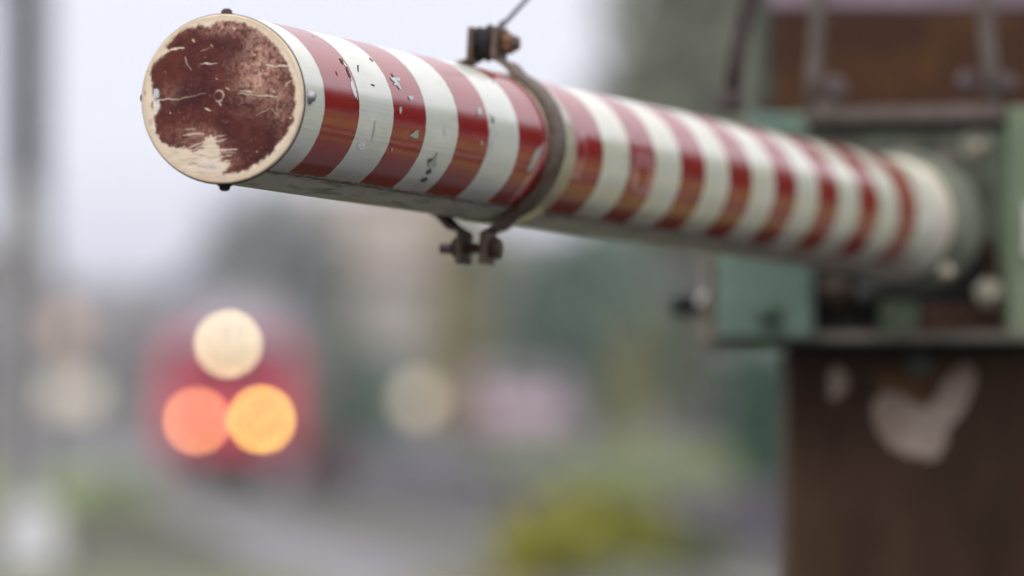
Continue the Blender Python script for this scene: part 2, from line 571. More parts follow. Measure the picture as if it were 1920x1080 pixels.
brown = [(480, 125), (560, 118), (620, 130), (680, 158), (740, 205), (790, 262), (835, 330), (868, 400), (884, 460), (888, 540),
         (872, 640), (845, 700), (800, 762), (745, 822), (690, 865), (640, 893), (580, 914), (505, 920), (545, 868), (500, 850), (492, 800),
         (474, 745), (445, 722), (412, 738), (404, 790), (350, 803), (310, 782), (262, 785), (215, 768), (178, 745), (154, 700), (148, 620),
         (168, 600), (176, 560), (140, 505), (130, 430), (134, 380), (150, 338), (192, 300), (230, 272), (205, 255), (258, 195), (318, 162), (378, 138), (430, 150)]
PB = [tuple(c * 1.02 for c in z1(*p)) for p in brown]
wx = GXX + (fbm(GXX, GYY, .004, 11) - .5) * .0035
wy = GYY + (fbm(GXX, GYY, .004, 31) - .5) * .0035
sd = poly_sd(wx, wy, PB)
fineN = fbm(GXX, GYY, .0009, 51, 3)
midN = fbm(GXX, GYY, .006, 71, 4)
bigN = fbm(GXX, GYY, .02, 91, 3)
is_b = 1 / (1 + np.exp((sd + (fineN - .5) * .0022) / .00035))
cream = np.array([0.82, 0.69, 0.54])
col = np.ones(GXX.shape + (3,)) * cream
col = col * (0.93 + 0.14 * midN[..., None])
yel = np.array([0.66, 0.50, 0.34])
rr_ = np.hypot(GXX, GYY)
k = np.clip((rr_ - .0545) / .004, 0, 1)[..., None] * (0.25 + 0.5 * midN[..., None])
col = col * (1 - k) + yel * k
dark = np.array([0.056, 0.0105, 0.0105])
mid = np.array([0.115, 0.026, 0.019])
bcol = dark + (mid - dark) * np.clip((bigN * .6 + midN * .6 - .38) * 2.6, 0, 1)[..., None]
# rubbed patches: right half, top
def blob(cx, cy, rx, ry, amp):
    c = z1(cx, cy)
    sx_, sy_ = rx / 2.8425 / F * 5.11, ry / 2.8425 / F * 5.11
    return amp * np.exp(-((GXX - c[0]) / sx_) ** 2 - ((GYY - c[1]) / sy_) ** 2)
rub = blob(700, 300, 75, 170, .62) + blob(500, 145, 130, 38, .55) + blob(660, 470, 90, 110, .42) + blob(820, 560, 60, 130, .38) + blob(810, 360, 60, 90, .30) + blob(560, 330, 50, 60, .15) + blob(230, 500, 90, 60, .12) + blob(330, 700, 110, 40, .25) + blob(400, 850, 130, 70, .5) + blob(440, 740, 60, 40, .4)
rub = np.clip(rub * (0.25 + 1.7 * fineN * midN * 2.2), 0, 1) * np.clip(fbm(GXX, GYY, .0022, 111, 3) * 3 - .75, 0.15, 1)
pink = np.array([0.62, 0.36, 0.28])
bcol = bcol * (1 - rub[..., None]) + pink * rub[..., None]
speck = (fbm(GXX, GYY, .0014, 131, 2) > .80).astype(float) * .22
bcol = bcol * (1 - speck[..., None]) + pink * speck[..., None]
col = col * (1 - is_b[..., None]) + bcol * is_b[..., None]
sm = np.clip(fbm(GXX, GYY * 5, .007, 151, 4) * 3.2 - 1.35, 0, 1) * np.clip(blob(420, 860, 150, 80, 1.2) + blob(330, 760, 110, 50, .7), 0, 1) * .75
col = col * (1 - sm[..., None]) + np.array([.40, .25, .22]) * sm[..., None]
sm = np.clip(fbm(GXX * 4, GYY, .006, 171, 4) * 3.2 - 1.5, 0, 1) * np.clip(blob(700, 300, 110, 190, .9), 0, 1) * .45
col = col * (1 - sm[..., None]) + np.array([.62, .40, .32]) * sm[..., None]
# scratches (x0,y0,x1,y1,width mm,strength)
SC = [(160, 292, 215, 268, 2.2, 1), (215, 268, 300, 256, 1.6, 1), (308, 302, 320, 345, .8, .7), (320, 345, 342, 376, .6, .6), (388, 340, 480, 338, .8, .75), (410, 338, 450, 338, 1.3, .8),
      (735, 345, 780, 352, 1.2, .9), (780, 352, 870, 350, 1.6, .9), (590, 497, 690, 510, .9, .6), (600, 485, 680, 492, 1.0, .55), (690, 510, 800, 515, 1.0, .8),
      (800, 515, 840, 455, .8, .5), (840, 455, 885, 425, .8, .5), (800, 515, 795, 600, .8, .35), (690, 615, 760, 575, .8, .4), (760, 575, 800, 610, .8, .3),
      (150, 530, 270, 528, 1.1, .7), (270, 528, 370, 512, .7, .5), (370, 512, 420, 495, .5, .35), (415, 578, 448, 590, 1.5, .9), (488, 545, 500, 562, .9, .9),
      (300, 722, 410, 712, 1.3, .7), (320, 790, 410, 757, 1.1, .8), (340, 800, 430, 770, 1.0, .7), (430, 745, 520, 718, 1.1, .8), (450, 765, 525, 742, 1.0, .7),
      (380, 800, 580, 798, 1.5, .8), (400, 810, 500, 800, 1.6, .6), (500, 810, 575, 815, 1.0, .5), (480, 840, 560, 830, 1.0, .6), (500, 862, 550, 855, 1.2, .6),
      (460, 900, 525, 905, 1.6, .8), (300, 690, 365, 686, .9, .5), (470, 415, 480, 425, .9, .8), (225, 598, 230, 602, 1.2, .8), (685, 806, 690, 810, 1.1, .8),
      (345, 210, 356, 222, 1.8, .7), (445, 240, 455, 252, 1.6, .45), (560, 145, 575, 160, 1.5, .6), (385, 275, 440, 255, .6, .35), (630, 480, 660, 494, 1.4, .5), (860, 625, 870, 632, 1., .7), (520, 470, 545, 480, 1, .6), (775, 485, 782, 498, 1.2, .6)]
for (a, b, c, d, w, s_) in SC:
    dd, t = seg_dist(wx * .6 + GXX * .4, wy * .6 + GYY * .4, z1(a, b), z1(c, d))
    hw = w * .00042 * (0.55 + .9 * fineN) * (1 - .5 * np.abs(2 * t - 1) ** 2)
    m_ = np.clip((hw - dd) / .00025 + .5, 0, 1)[..., None] * s_
    col = col * (1 - m_) + (cream * .95) * m_
# ring-shaped knock near the centre
c = z1(487, 512)
q = np.abs(np.hypot((GXX - c[0]) * 1.05, GYY - c[1]) - .0036 - (midN - .5) * .002)
m_ = np.clip((.00055 - q) / .0003 + .5, 0, 1)[..., None] * .6 * np.clip(midN * 3 - 1, .1, 1)[..., None]
col = col * (1 - m_) + cream * .9 * m_
# chipped, bluish bare spots and dark nicks at the left edge
for (x, y, rx, ry, cc, s_) in ((150, 500, 22, 30, (.72, .74, .76), .8), (160, 560, 14, 34, (.74, .72, .7), .8), (130, 560, 8, 30, (.12, .1, .1), .7), (135, 490, 6, 18, (.1, .09, .09), .6),
                              (90, 495, 6, 16, (.25, .16, .1), .6), (99, 378, 9, 11, (.03, .025, .02), 1), (120, 650, 16, 22, (.5, .4, .33), .5), (440, 880, 60, 30, (.7, .66, .66), .4)):
    c = z1(x, y)
    e = ((GXX - c[0]) / (rx / 2.8425 / F * 5.11)) ** 2 + ((GYY - c[1]) / (ry / 2.8425 / F * 5.11)) ** 2 + (fineN - .5) * 1.6
    m_ = np.clip((1.0 - e) * 2, 0, 1)[..., None] * s_
    col = col * (1 - m_) + np.array(cc) * m_
# grime line at the rim
k = np.clip((rr_ - .0592) / .0006, 0, 1)[..., None] * .25
col = col * (1 - k) + np.array([.08, .06, .04]) * k

RD = 0.0606
verts = []
faces = []
idx = -np.ones((NG, NG), int)
inside = rr_ <= R * 0.992
cols = []
for i in range(NG):
    for j in range(NG):
        if inside[i, j]:
            idx[i, j] = len(verts)
            x_, y_ = xs[i], xs[j]
            r_ = math.hypot(x_, y_) / R
            dome = -0.0022 * (1 - r_ ** 2)
            dome += 0.0006 * (midN[i, j] - .5)
            verts.append(TIP + UX * x_ + UZ * y_ + AX * dome - arm.location)
            cols.append((*col[i, j], 1))
for i in range(NG - 1):
    for j in range(NG - 1):
        q = (idx[i, j], idx[i, j + 1], idx[i + 1, j + 1], idx[i + 1, j])
        if min(q) >= 0:
            faces.append(q)
me = bpy.data.meshes.new('end_cap')
me.from_pydata([tuple(v) for v in verts], [], faces)
ca = me.color_attributes.new('paint', 'FLOAT_COLOR', 'POINT')
ca.data.foreach_set('color', np.array(cols, dtype=np.float32).ravel())
for f in me.polygons: f.use_smooth = True
def cap_mat():
    m = bpy.data.materials.new('worn_cap_paint')
    m.use_nodes = True
    N, L = m.node_tree.nodes, m.node_tree.links
    b = N['Principled BSDF']
    a = N.new('ShaderNodeAttribute'); a.attribute_name = 'paint'
    L.new(a.outputs['Color'], b.inputs['Base Color'])
    b.inputs['Roughness'].default_value = 0.6
    b.inputs['Specular IOR Level'].default_value = 0.22
    t = N.new('ShaderNodeTexCoord')
    n = N.new('ShaderNodeTexNoise'); n.inputs['Scale'].default_value = 700; n.inputs['Detail'].default_value = 4
    L.new(t.outputs['Object'], n.inputs['Vector'])
    bp = N.new('ShaderNodeBump'); bp.inputs['Strength'].default_value = 0.25; bp.inputs['Distance'].default_value = 0.0006
    L.new(n.outputs['Fac'], bp.inputs['Height'])
    L.new(bp.outputs[0], b.inputs['Normal'])
    return m
cap = link('end_cap', me, arm, [cap_mat()])
# rounded lip closing the grid's ragged edge and a short skirt over the tube
M_lip = material('cream_lip', (0.78, 0.64, 0.48), 0.5, scale=40, col2=(0.58, 0.45, 0.32), bump=0.1)
M_lipdark = material('rim_grime', (0.05, 0.045, 0.05), 0.7, var=0.3, scale=60)
mb = MB()
prof = [(-0.0001, 0.0588), (-0.0001, 0.0594), (0.0004, 0.0602), (0.0014, 0.0604), (0.0022, 0.0605)]
def ring_strip(mb, prof, n=128):
    rs = []
    for (h, r) in prof:
        rs.append([mb.bm.verts.new(P_arm(h, TWO * i / n, r)) for i in range(n)])
    for a, b in zip(rs, rs[1:]):
        mb._faces([mb.bm.faces.new((a[i], a[(i + 1) % n], b[(i + 1) % n], b[i])) for i in range(n)], True)
ring_strip(mb, prof)
mb.mi = 1
ring_strip(mb, [(0.0022, 0.0605), (0.0028, 0.0611), (0.0042, 0.0611), (0.0046, 0.0603)])
mb.build('cap_lip', [M_lip, M_lipdark], cap, recalc=False)
for ang in (1.5, 91, 178, 268):
    mb = MB()
    a = math.radians(ang)
    d = UX * math.cos(a) + UZ * math.sin(a)
    mb.lathe(P_arm(0.014, a, R + 0.0004), d, [(0, 0.0055), (0.0011, 0.0056), (0.0013, 0.0042), (0.0034, 0.0038), (0.0048, 0.0022)], 16)
    mb.build('rivet', [M_zinc if ang < 5 else M_rust_dark], arm)

# ---- torn film: little pieces traced on the flank, each lying on the film
M_bare = material('bare_white_backing', (0.82, 0.84, 0.82), 0.6, scale=120, col2=(0.66, 0.68, 0.66), bump=0.2, bscale=400)
M_silver = material('silver_backing', (0.60, 0.66, 0.66), 0.3, metal=0.3, scale=90, col2=(0.35, 0.45, 0.42))
M_scuff = material('grey_scuff', (0.42, 0.40, 0.38), 0.8, scale=150, col2=(0.6, 0.6, 0.58))
M_dirt = material('dark_dirt', (0.06, 0.055, 0.045), 0.8, scale=150, col2=(0.12, 0.11, 0.09))
M_redscuff = material('rubbed_red', (0.50, 0.17, 0.19), 0.5, coat=1.0, crough=.08, scale=40, col2=(0.34, 0.03, 0.05))
def z2(x, y):
    return 480 + x / 2.3484, 20 + y / 2.3484
rng = random.Random(9)
def patch(pts, mi, lift=0.0010, jag=0.0, conv=z2):
    lift = lift - 0.0002
    mb = MB()
    P = []
    n = len(pts)
    for i in range(n):
        a, b = pts[i], pts[(i + 1) % n]
        k_ = max(1, int(math.hypot(b[0] - a[0], b[1] - a[1]) / 7))
        for t in range(k_):
            x = a[0] + (b[0] - a[0]) * t / k_ + rng.uniform(-jag, jag)
            y = a[1] + (b[1] - a[1]) * t / k_ + rng.uniform(-jag, jag)
            s, phi = cyl_hit(*conv(x, y), R + lift)
            P.append(P_arm(s, phi, R + lift))
    v = [mb.bm.verts.new(p) for p in P]
    f = mb.bm.faces.new(v)
    r = bmesh.ops.triangulate(mb.bm, faces=[f])
    for _ in range(4):
        es = [e for e in mb.bm.edges if e.calc_length() > 0.0035]
        if es: bmesh.ops.subdivide_edges(mb.bm, edges=es, cuts=1)
    bmesh.ops.triangulate(mb.bm, faces=mb.bm.faces[:])
    for v_ in mb.bm.verts:
        q_ = v_.co - TIP
        s_ = q_.dot(AX)
        d_ = (q_ - AX * s_).normalized()
        v_.co = TIP + AX * s_ + d_ * (R + lift)
    for f in mb.bm.faces:
        f.smooth = True
        f.normal_update()
        c_ = f.calc_center_median() - TIP
        if f.normal.dot(c_ - AX * c_.dot(AX)) < 0: f.normal_flip()
    mb.build('film_chip' if mi != 3 else 'film_crack', [CHIP[mi]], arm, recalc=False)
M_greenchip = material('green_chip', (0.06, 0.14, 0.09), 0.5, scale=90, var=0.3)
M_ghost = material('pale_ghost', (0.58, 0.58, 0.58), 0.7, scale=120, col2=(0.68, 0.70, 0.68))
CHIP = [M_bare, M_silver, M_scuff, M_dirt, M_redscuff, M_greenchip, M_ghost]
# peel along the first red stripe's far edge
patch([(383, 222), (396, 235), (420, 290), (436, 330), (446, 380), (451, 393), (440, 385), (425, 355), (415, 320), (420, 305), (405, 270), (392, 245)], 0, jag=1.5)
patch([(366, 207), (381, 212), (388, 238), (376, 226)], 3, .0012, 1)
patch([(440, 372), (448, 390), (450, 400), (443, 392)], 3, .0012, .5)
patch([(395, 240), (404, 252), (420, 296), (412, 292), (400, 262)], 3, .0012, 1)
# chips on the second red stripe
patch([(592, 292), (634, 296), (634, 306), (620, 310), (628, 316), (642, 345), (634, 346), (618, 326), (606, 330), (612, 314), (598, 304)], 1, .0013, .6)
patch([(672, 376), (690, 374), (692, 386), (684, 396), (675, 388)], 1, .0013, .5)
patch([(632, 425), (641, 424), (643, 440), (637, 456), (632, 448)], 1, .0013, .5)
patch([(678, 550), (705, 528), (718, 524), (712, 562), (698, 562)], 1, .0013, .6)
patch([(596, 605), (602, 606), (600, 622), (595, 616)], 1, .0013, .4)
0 and patch([(640, 440), (720, 440), (728, 520), (700, 590), (650, 580), (636, 520)], 4, .0009, 3)
# ghosts on the white stripe
patch([(447, 582), (478, 580), (484, 612), (456, 612), (448, 606)], 0, .0010, 1)
patch([(522, 480), (532, 484), (528, 520), (516, 560), (508, 582), (514, 540)], 2, .0010, .8)
patch([(446, 238), (453, 240), (452, 272), (447, 262)], 3, .0010, .4)
patch([(505, 322), (524, 326), (522, 334), (510, 330)], 3, .0010, .4)
patch([(500, 205), (516, 220), (515, 226), (500, 212)], 3, .0010, .4)
# torn triangle on the third white stripe
patch([(803, 618), (790, 650), (798, 682), (782, 688), (762, 686), (758, 670), (780, 655), (790, 636)], 1, .0014, .6)
patch([(765, 650), (782, 652), (766, 668), (758, 664)], 3, .0016, .4)
patch([(770, 692), (774, 712), (752, 724), (748, 710)], 3, .0011, .8)
patch([(728, 740), (752, 734), (760, 742), (748, 754), (726, 754)], 5, .0012, .8)
patch([(828, 500), (836, 520), (832, 555), (826, 530)], 2, .0010, .6)
# scuffs on the fourth white and red stripes
patch([(975, 425), (990, 430), (995, 450), (982, 458), (976, 444)], 1, .0011, 1)
patch([(990, 575), (996, 572), (1000, 590), (992, 592)], 1, .0011, .4)
patch([(1030, 450), (1052, 470), (1048, 500), (1066, 520), (1060, 560), (1040, 600), (1030, 636), (1020, 620), (1030, 560), (1022, 500)], 2, .0010, 3)
patch([(1040, 465), (1050, 480), (1046, 500), (1038, 490)], 3, .0012, 1)
0 and patch([(1000, 380), (1060, 380), (1070, 420), (1040, 440), (1015, 430)], 6, .0009, 3)
# pale rub on the red stripe before the clamp and on the two red ones behind it
patch([(1275, 570), (1284, 600), (1278, 650), (1230, 720), (1180, 790), (1120, 850), (1110, 845), (1180, 750), (1215, 690), (1225, 640)], 4, .0010, 3)
patch([(1262, 585), (1250, 630), (1215, 690), (1190, 715), (1215, 660), (1230, 620)], 1, .0012, 2)
patch([(1405, 540), (1450, 530), (1455, 600), (1445, 680), (1420, 740), (1380, 740), (1400, 660)], 4, .0009, 3)
_r9 = random.Random(33)
for _ in range(22):
    ss = _r9.choice([_r9.uniform(.06, .62), _r9.uniform(.78, 1.5)]); pp = _r9.uniform(-.7, 1.2); ww = _r9.uniform(.0007, .0028)
    mb = MB(); n_ = _r9.randint(5, 8); L2 = _r9.uniform(.6, 2.6)
    vs = [mb.bm.verts.new(P_arm(ss + ww * L2 * math.cos(TWO * k_ / n_) * _r9.uniform(.5, 1), pp + ww / R * math.sin(TWO * k_ / n_) * _r9.uniform(.5, 1), R + .0009)) for k_ in range(n_)]
    f_ = mb.bm.faces.new(vs); f_.normal_update()
    c_ = f_.calc_center_median() - TIP
    if f_.normal.dot(c_ - AX * c_.dot(AX)) < 0: f_.normal_flip()
    mb.build('film_chip', [_r9.choice([M_scuff, M_bare, M_dirt, M_ghost])], arm, recalc=False)
zz4 = lambda x, y: (1000 + x / 2.572, 100 + y / 2.572)
patch([(480, 470), (580, 480), (582, 600), (555, 690), (470, 680), (480, 580)], 4, .0009, 3, zz4)
# grime band along the bottom right of the first stripe (bare strip next to the cap)
M_sleeve = material('white_end_sleeve', (0.72, 0.71, 0.66), 0.4, scale=30, col2=(0.62, 0.58, 0.5), coat=.6)
mb = MB()
ring_strip(mb, [(S0 + 24.0 * SP, R + .0001), (S0 + 24.0 * SP, R + .0014), (S_END - 0.018, R + .0014), (S_END - 0.018, R + .0001)])
mb.build('end_sleeve', [M_sleeve], arm, recalc=False)
# far end of the arm: cream end ring
M_endring = material('cream_end_ring', (0.80, 0.68, 0.50), 0.5, scale=30, col2=(0.7, 0.6, 0.48))
mb = MB()
ring_strip(mb, [(S_END - 0.017, R + 0.0002), (S_END - 0.016, R + 0.0024), (S_END - 0.002, R + 0.0022), (S_END, R + 0.0008), (S_END, 0.02)])
mb.build('end_ring', [M_endring], arm, recalc=False)

# ------------------------------------------------------------------ clamp (part of the arm) with ears, bolts, nuts
SCL = 0.691
WB = 0.036
clamp = empty('clamp')
clamp.parent = arm
bandv = AX * WB
def cpos(phi, r): return P_arm(SCL, phi, r)
RB = R + 0.0035
UZ0 = UZ.copy()
UZ = (UZ0 + AX * 0.20)               # the clamp sits a little askew on the arm
def half_band(side):
    """side +1 visible flank, -1 far flank; ears at top and bottom"""
    mb = MB()
    pts, nrs = [], []
    g = 0.011                         # half gap between the ears
    a0 = math.asin(g / RB) + 0.10
    # top ear: start high, come down, bend outwards onto the tube
    def ear(sgn):
        out, nn = [], []
        for h in (0.036, 0.028, 0.018, 0.010):
            out.append(TIP + AX * SCL + UX * (side * (g - 0.001)) + UZ * (sgn * (R + h)))
            nn.append(UX * side)
        # bend
        for t in (0.3, 0.65):
            pa = TIP + AX * SCL + UX * (side * (g + 0.002 + 0.012 * t)) + UZ * (sgn * (R + 0.0095 - 0.007 * t))
            out.append(pa); nn.append((UX * side * (1 - t) + UZ * sgn * t).normalized())
        return out, nn
    e, n = ear(1)
    pts += e; nrs += n
    a_s = math.pi / 2 - (math.asin((g + 0.018) / RB))
    N_ = 40
    for i in range(N_ + 1):
        a = a_s - 2 * a_s * i / N_
        d = UX * (side * math.cos(a)) + UZ * math.sin(a)
        pts.append(TIP + AX * SCL + d * RB); nrs.append(d)
    e, n = ear(-1)
    pts += list(reversed(e)); nrs += list(reversed(n))
    mb.strap(pts, lambda i: nrs[i], bandv, 0.0048)
    bmesh.ops.recalc_face_normals(mb.bm, faces=mb.bm.faces)
    es = [e for e in mb.bm.edges if len(e.link_faces) == 2 and e.calc_face_angle(0) > 1.0]
    bmesh.ops.bevel(mb.bm, geom=es, offset=0.0008, segments=1, affect='EDGES')
    return mb.build('band', [M_rust], clamp)
half_band(1)
half_band(-1)
def hexnut(mb, c, ax, r, h):
    mb.lathe(c, ax, [(0, r * .92), (h * .12, r), (h * .85, r), (h, r * .86)], 6, False)
def bolt_set(h, sgn):
    c0 = TIP + AX * SCL + UZ * (sgn * (R + h))
    mb = MB(); mb.cyl(c0 - UX * (0.0150 if sgn > 0 else 0.030), c0 + UX * 0.0215, 0.0042, n=14)
    hexnut(mb, c0 + UX * 0.0130, UX, 0.0088, 0.0085)
    mb.build('bolt', [M_nutrust if sgn > 0 else M_rust], clamp)
    if sgn < 0:
        mb = MB()
        hexnut(mb, c0 - UX * 0.0125, -UX, 0.0085, 0.007)
        mb.build('nut', [M_rust_dark], clamp)
    if sgn > 0:
        mb = MB(); mb.lathe(c0 + UX * 0.0205, UX, [(0, .0062), (.004, .0064), (.0062, .0045)], 12)
        mb.build('bolt_end', [M_rust], clamp)
bolt_set(0.023, 1)
bolt_set(0.023, -1)
mb = MB()
cB = TIP + AX * SCL + UZ * (R + 0.023)
mb.lathe(cB - UX * 0.0085, UX, [(0, .0125), (.002, .0145), (.006, .0125), (.009, .0150), (.013, .0125), (.0165, .0110)], 20)
mb.build('bushing', [M_rubber], clamp)

UZ = UZ0
# yellowish collar band behind the clamp
M_collar = material('yellowed_edge_tape', (0.62, 0.55, 0.35), 0.4, scale=40, col2=(0.45, 0.42, 0.28), coat=0.6)
mb = MB()
ring_strip(mb, [(SCL + 0.0, R + .0001), (SCL + 0.0, R + .0012), (SCL + 0.066, R + .0012), (SCL + 0.066, R + .0001)])
mb.build('edge_tape', [M_collar], arm, recalc=False)

# cable from the clamp up to the machine's bracket
mb = MB()
c0 = cB + UZ * 0.004 + UX * 0.002
c1 = W(1660, -860, 7.35)
pts = []
for i in range(25):
    t = i / 24
    p = c0.lerp(c1, t)
    p = p - Vector((0, 0, 0.02 * 4 * t * (1 - t)))
    pts.append(p)
mb.tube(pts, 0.0019, 8)
mb.tube([c0 + UX * 0.0 + UZ * 0.010, c0 + (c1 - c0).normalized() * 0.02, c0 + (c1 - c0).normalized() * 0.045], [0.0022, 0.0026, 0.0022], 8)
tag(mb.build('stay_cable', [M_cable]), 'thin dark steel cable rising to the right from the top of the rusty clamp', 'cable')

# ------------------------------------------------------------------ barrier machine on its post
mach = empty('barrier_machine', (GX(1700, 7.5), 7.55, 0))
tag(mach, 'green and rusty brown barrier drive with bolts and rods that carries the striped arm', 'barrier machine')
def part(mb, name, mats, parent=mach):
    return mb.build(name, mats if isinstance(mats, list) else [mats], parent)

# socket the arm ends in
mb = MB()
e0 = P_arm(S_END + 0.001, 0, 0)
mb.lathe(e0, AX, [(0, .050), (0.03, .052), (0.032, .070), (0.045, .072), (0.10, .072), (0.115, .066), (0.14, .064)], 48)
part(mb, 'arm_socket', material('socket_paint', (0.20, 0.23, 0.17), .45, scale=20, col2=(0.13, 0.14, 0.11)))
# back plate
mb = MB(); mb.pbox(1528, 236, 1886, 636, 7.62, 0.03, 0.004); part(mb, 'back_plate', M_greygreen)
# right vertical flange
mb = MB(); mb.pbox(1889, 200, 1990, 628, 7.40, 0.20, 0.004)
part(mb, 'side_flange', M_green2)
mb = MB(); mb.pbox(1925, 380, 1945, 480, 7.375, 0.02, 0.002)
part(mb, 'white_plate', M_white)
# top left green rail of the housing
mb = MB(); mb.pbox(1405, 212, 1560, 262, 7.66, 0.18, 0.004)
part(mb, 'top_rail', M_green)
mb = MB(); mb.pbox(1414, -160, 1447, 212, 7.80, 0.03, 0.003)
part(mb, 'upright', M_greygreen)
# rusty counterweight box, lilac slab added for the pale band above it
mb = MB(); mb.pbox(1452, 24, 1990, 214, 7.72, 0.25, 0.006)
cw = part(mb, 'counterweight', M_brownbox)
mb = MB(); mb.pbox(1446, -60, 2000, 21, 7.74, 0.26, 0.006)
mb.build('lilac_slab', [M_lilac], cw)
# bracket: two rods, cross bar, nuts
fr = empty('bracket'); fr.parent = mach
mb = MB()
mb.tube([W(1538, -200, 7.42), W(1534, 40, 7.42), W(1526, 140, 7.42), W(1521, 218, 7.42)], 0.0085, 12)
part(mb, 'rod', M_greysteel, fr)
mb = MB()
mb.tube([W(1826, -200, 7.42), W(1846, 0, 7.42), W(1856, 120, 7.42), W(1861, 212, 7.42)], 0.0088, 12)
part(mb, 'rod', M_greysteel, fr)
mb = MB()
z_a, z_b = W(1510, 218, 7.40), W(1882, 209, 7.40)
dz = Vector((0, 0, 0.0155))
yy = Vector((0, 0.05, 0))
mb.hexa([z_a - dz / 2, z_b - dz / 2, z_b - dz / 2 + yy, z_a - dz / 2 + yy, z_a + dz / 2, z_b + dz / 2, z_b + dz / 2 + yy, z_a + dz / 2 + yy], .002)
part(mb, 'cross_bar', M_greysteel, fr)
mb = MB()  # black strip for the dark line below the cross bar
z_a, z_b = W(1516, 242, 7.43), W(1884, 231, 7.43)
dz = Vector((0, 0, 0.010))
mb.hexa([z_a - dz / 2, z_b - dz / 2, z_b - dz / 2 + yy, z_a - dz / 2 + yy, z_a + dz / 2, z_b + dz / 2, z_b + dz / 2 + yy, z_a + dz / 2 + yy], .002)
part(mb, 'dark_strip', M_black, fr)
for (px, py, d, r, m, nm) in ((1562, 168, 7.44, .014, M_nut, 'nut'), (1812, 156, 7.44, .013, M_nut, 'nut'), (1880, 158, 7.44, .012, M_nut, 'nut'), (1545, 214, 7.37, .013, M_greysteel, 'nut')):
    mb = MB(); hexnut(mb, W(px, py, d), Vector((0.15, -1, 0)), r, .018)
    mb.lathe(W(px, py, d) + Vector((0, -.016, 0)), Vector((0, -1, 0)), [(0, r * .55), (.01, r * .5)], 12)
    part(mb, nm, m, fr)
# dark rod with a foot
mb = MB()
mb.tube([W(1440, -200, 7.5), W(1404, 10, 7.5), W(1384, 100, 7.5), W(1368, 195, 7.5)], [.008, .008, .0085, .009], 12)
mb.lathe(W(1366, 213, 7.5), Vector((0.15, 0, 1)), [(0, .014), (.006, .015), (.012, .013), (.026, .009)], 16)
part(mb, 'pull_rod', material('dark_maroon_rod', (0.045, 0.022, 0.024), 0.5, var=.3, scale=30))
M_boltcream = material('pale_bolt_metal', (0.55, 0.48, 0.38), 0.3, metal=0.5, scale=60, col2=(0.4, 0.38, 0.28), spec=.5)
# bolts and nuts around the socket
for (px, py, d, r, m) in ((1835, 272, 7.44, .019, M_boltcream), (1780, 308, 7.34, .011, M_greysteel), (1858, 552, 7.42, .016, M_boltcream), (1777, 512, 7.20, .0085, M_boltcream), (1700, 288, 7.56, .010, M_greysteel)):
    mb = MB()
    hexnut(mb, W(px, py, d) + Vector((0, .02, 0)), Vector((-0.1, -1, .1)), r, .02)
    mb.lathe(W(px, py, d), Vector((-0.1, -1, .1)), [(0, r * .6), (.008, r * .55), (.011, r * .3)], 14)
    part(mb, 'bolt', m)
# dark diagonal web between plate and flange, rusty block, green lug
mb = MB()
mb.prism([W(1800, 636, 7.60), W(1886, 636, 7.60), W(1886, 540, 7.60), W(1845, 440, 7.60), W(1838, 460, 7.60), W(1846, 540, 7.60)], Vector((0, -.06, 0)))
part(mb, 'web', M_brownbox)
mb = MB(); mb.pbox(1728, 572, 1885, 622, 7.46, 0.12, 0.004); part(mb, 'rusty_block', material('rust_red_block', (0.16, 0.07, 0.04), .6, var=.6, scale=12))
mb = MB(); mb.pbox(1655, 562, 1722, 622, 7.40, 0.10, 0.006); part(mb, 'lug', M_green2)
# drive box with its lid edge and the handle bolt
mb = MB(); mb.pbox(1345, 470, 1524, 634, 7.32, 0.30, 0.005)
db = part(mb, 'drive_box', M_green)
mb = MB(); mb.pbox(1326, 466, 1342, 642, 7.35, 0.26, 0.002); mb.build('side_plate', [material('brown_edge_plate', (0.16, 0.13, 0.10), .6, var=.4, scale=20)], db)
mb = MB()
mb.lathe(W(1440, 585, 7.315), Vector((0.3, -1, 0)), [(0, .013), (.006, .012), (.008, .007), (.018, .006)], 18)
mb.build('screw', [material('dark_green_screw', (0.06, 0.10, 0.07), .5)], db)
mb = MB()
mb.cyl(W(1342, 571, 7.42), W(1300, 572, 7.40), .008, n=14)
mb.lathe(W(1334, 571, 7.42), Vector((-1, 0, 0)), [(0, .014), (.007, .015), (.012, .012)], 16)
part(mb, 'washer', M_zinc)
mb = MB()
mb.cyl(W(1306, 572, 7.40), W(1258, 573, 7.40), .0095, n=14)
hexnut(mb, W(1296, 572, 7.40), Vector((-1, 0, 0)), .0125, .012)
part(mb, 'bolt', M_rubber)
# black slab standing for the shade in the recess, and two round ends
mb = MB(); mb.pbox(1526, 470, 1890, 622, 7.56, 0.04, 0.002); part(mb, 'recess_shade', M_black)
for (px, py, r, m) in ((1563, 558, .022, M_greysteel), (1622, 566, .020, M_black)):
    mb = MB(); mb.lathe(W(px, py, 7.50), Vector((0, -1, 0)), [(0, r), (.02, r), (.024, r * .7), (.04, r * .5), (.044, r * .3)], 20)
    part(mb, 'shaft_end', m if m is M_black else M_rust_dark)
# bottom plate
mb = MB(); mb.pbox(1330, 622, 1990, 641, 7.34, 0.42, 0.003)
part(mb, 'bottom_plate', [material('plate_edge', (0.20, 0.17, 0.14), .6, var=.4, scale=14)])
# black block standing for the shadow under the bottom plate
mb = MB(); mb.pbox(1478, 642, 1990, 690, 7.52, 0.2, 0.003)
part(mb, 'shadow_block', M_black)
mb = MB(); mb.lathe(W(1722, 640, 7.43), Vector((0, 0, -1)), [(0, .007), (.018, .007), (.02, .013), (.032, .013), (.036, .009)], 16)
part(mb, 'pin', M_greygreen)

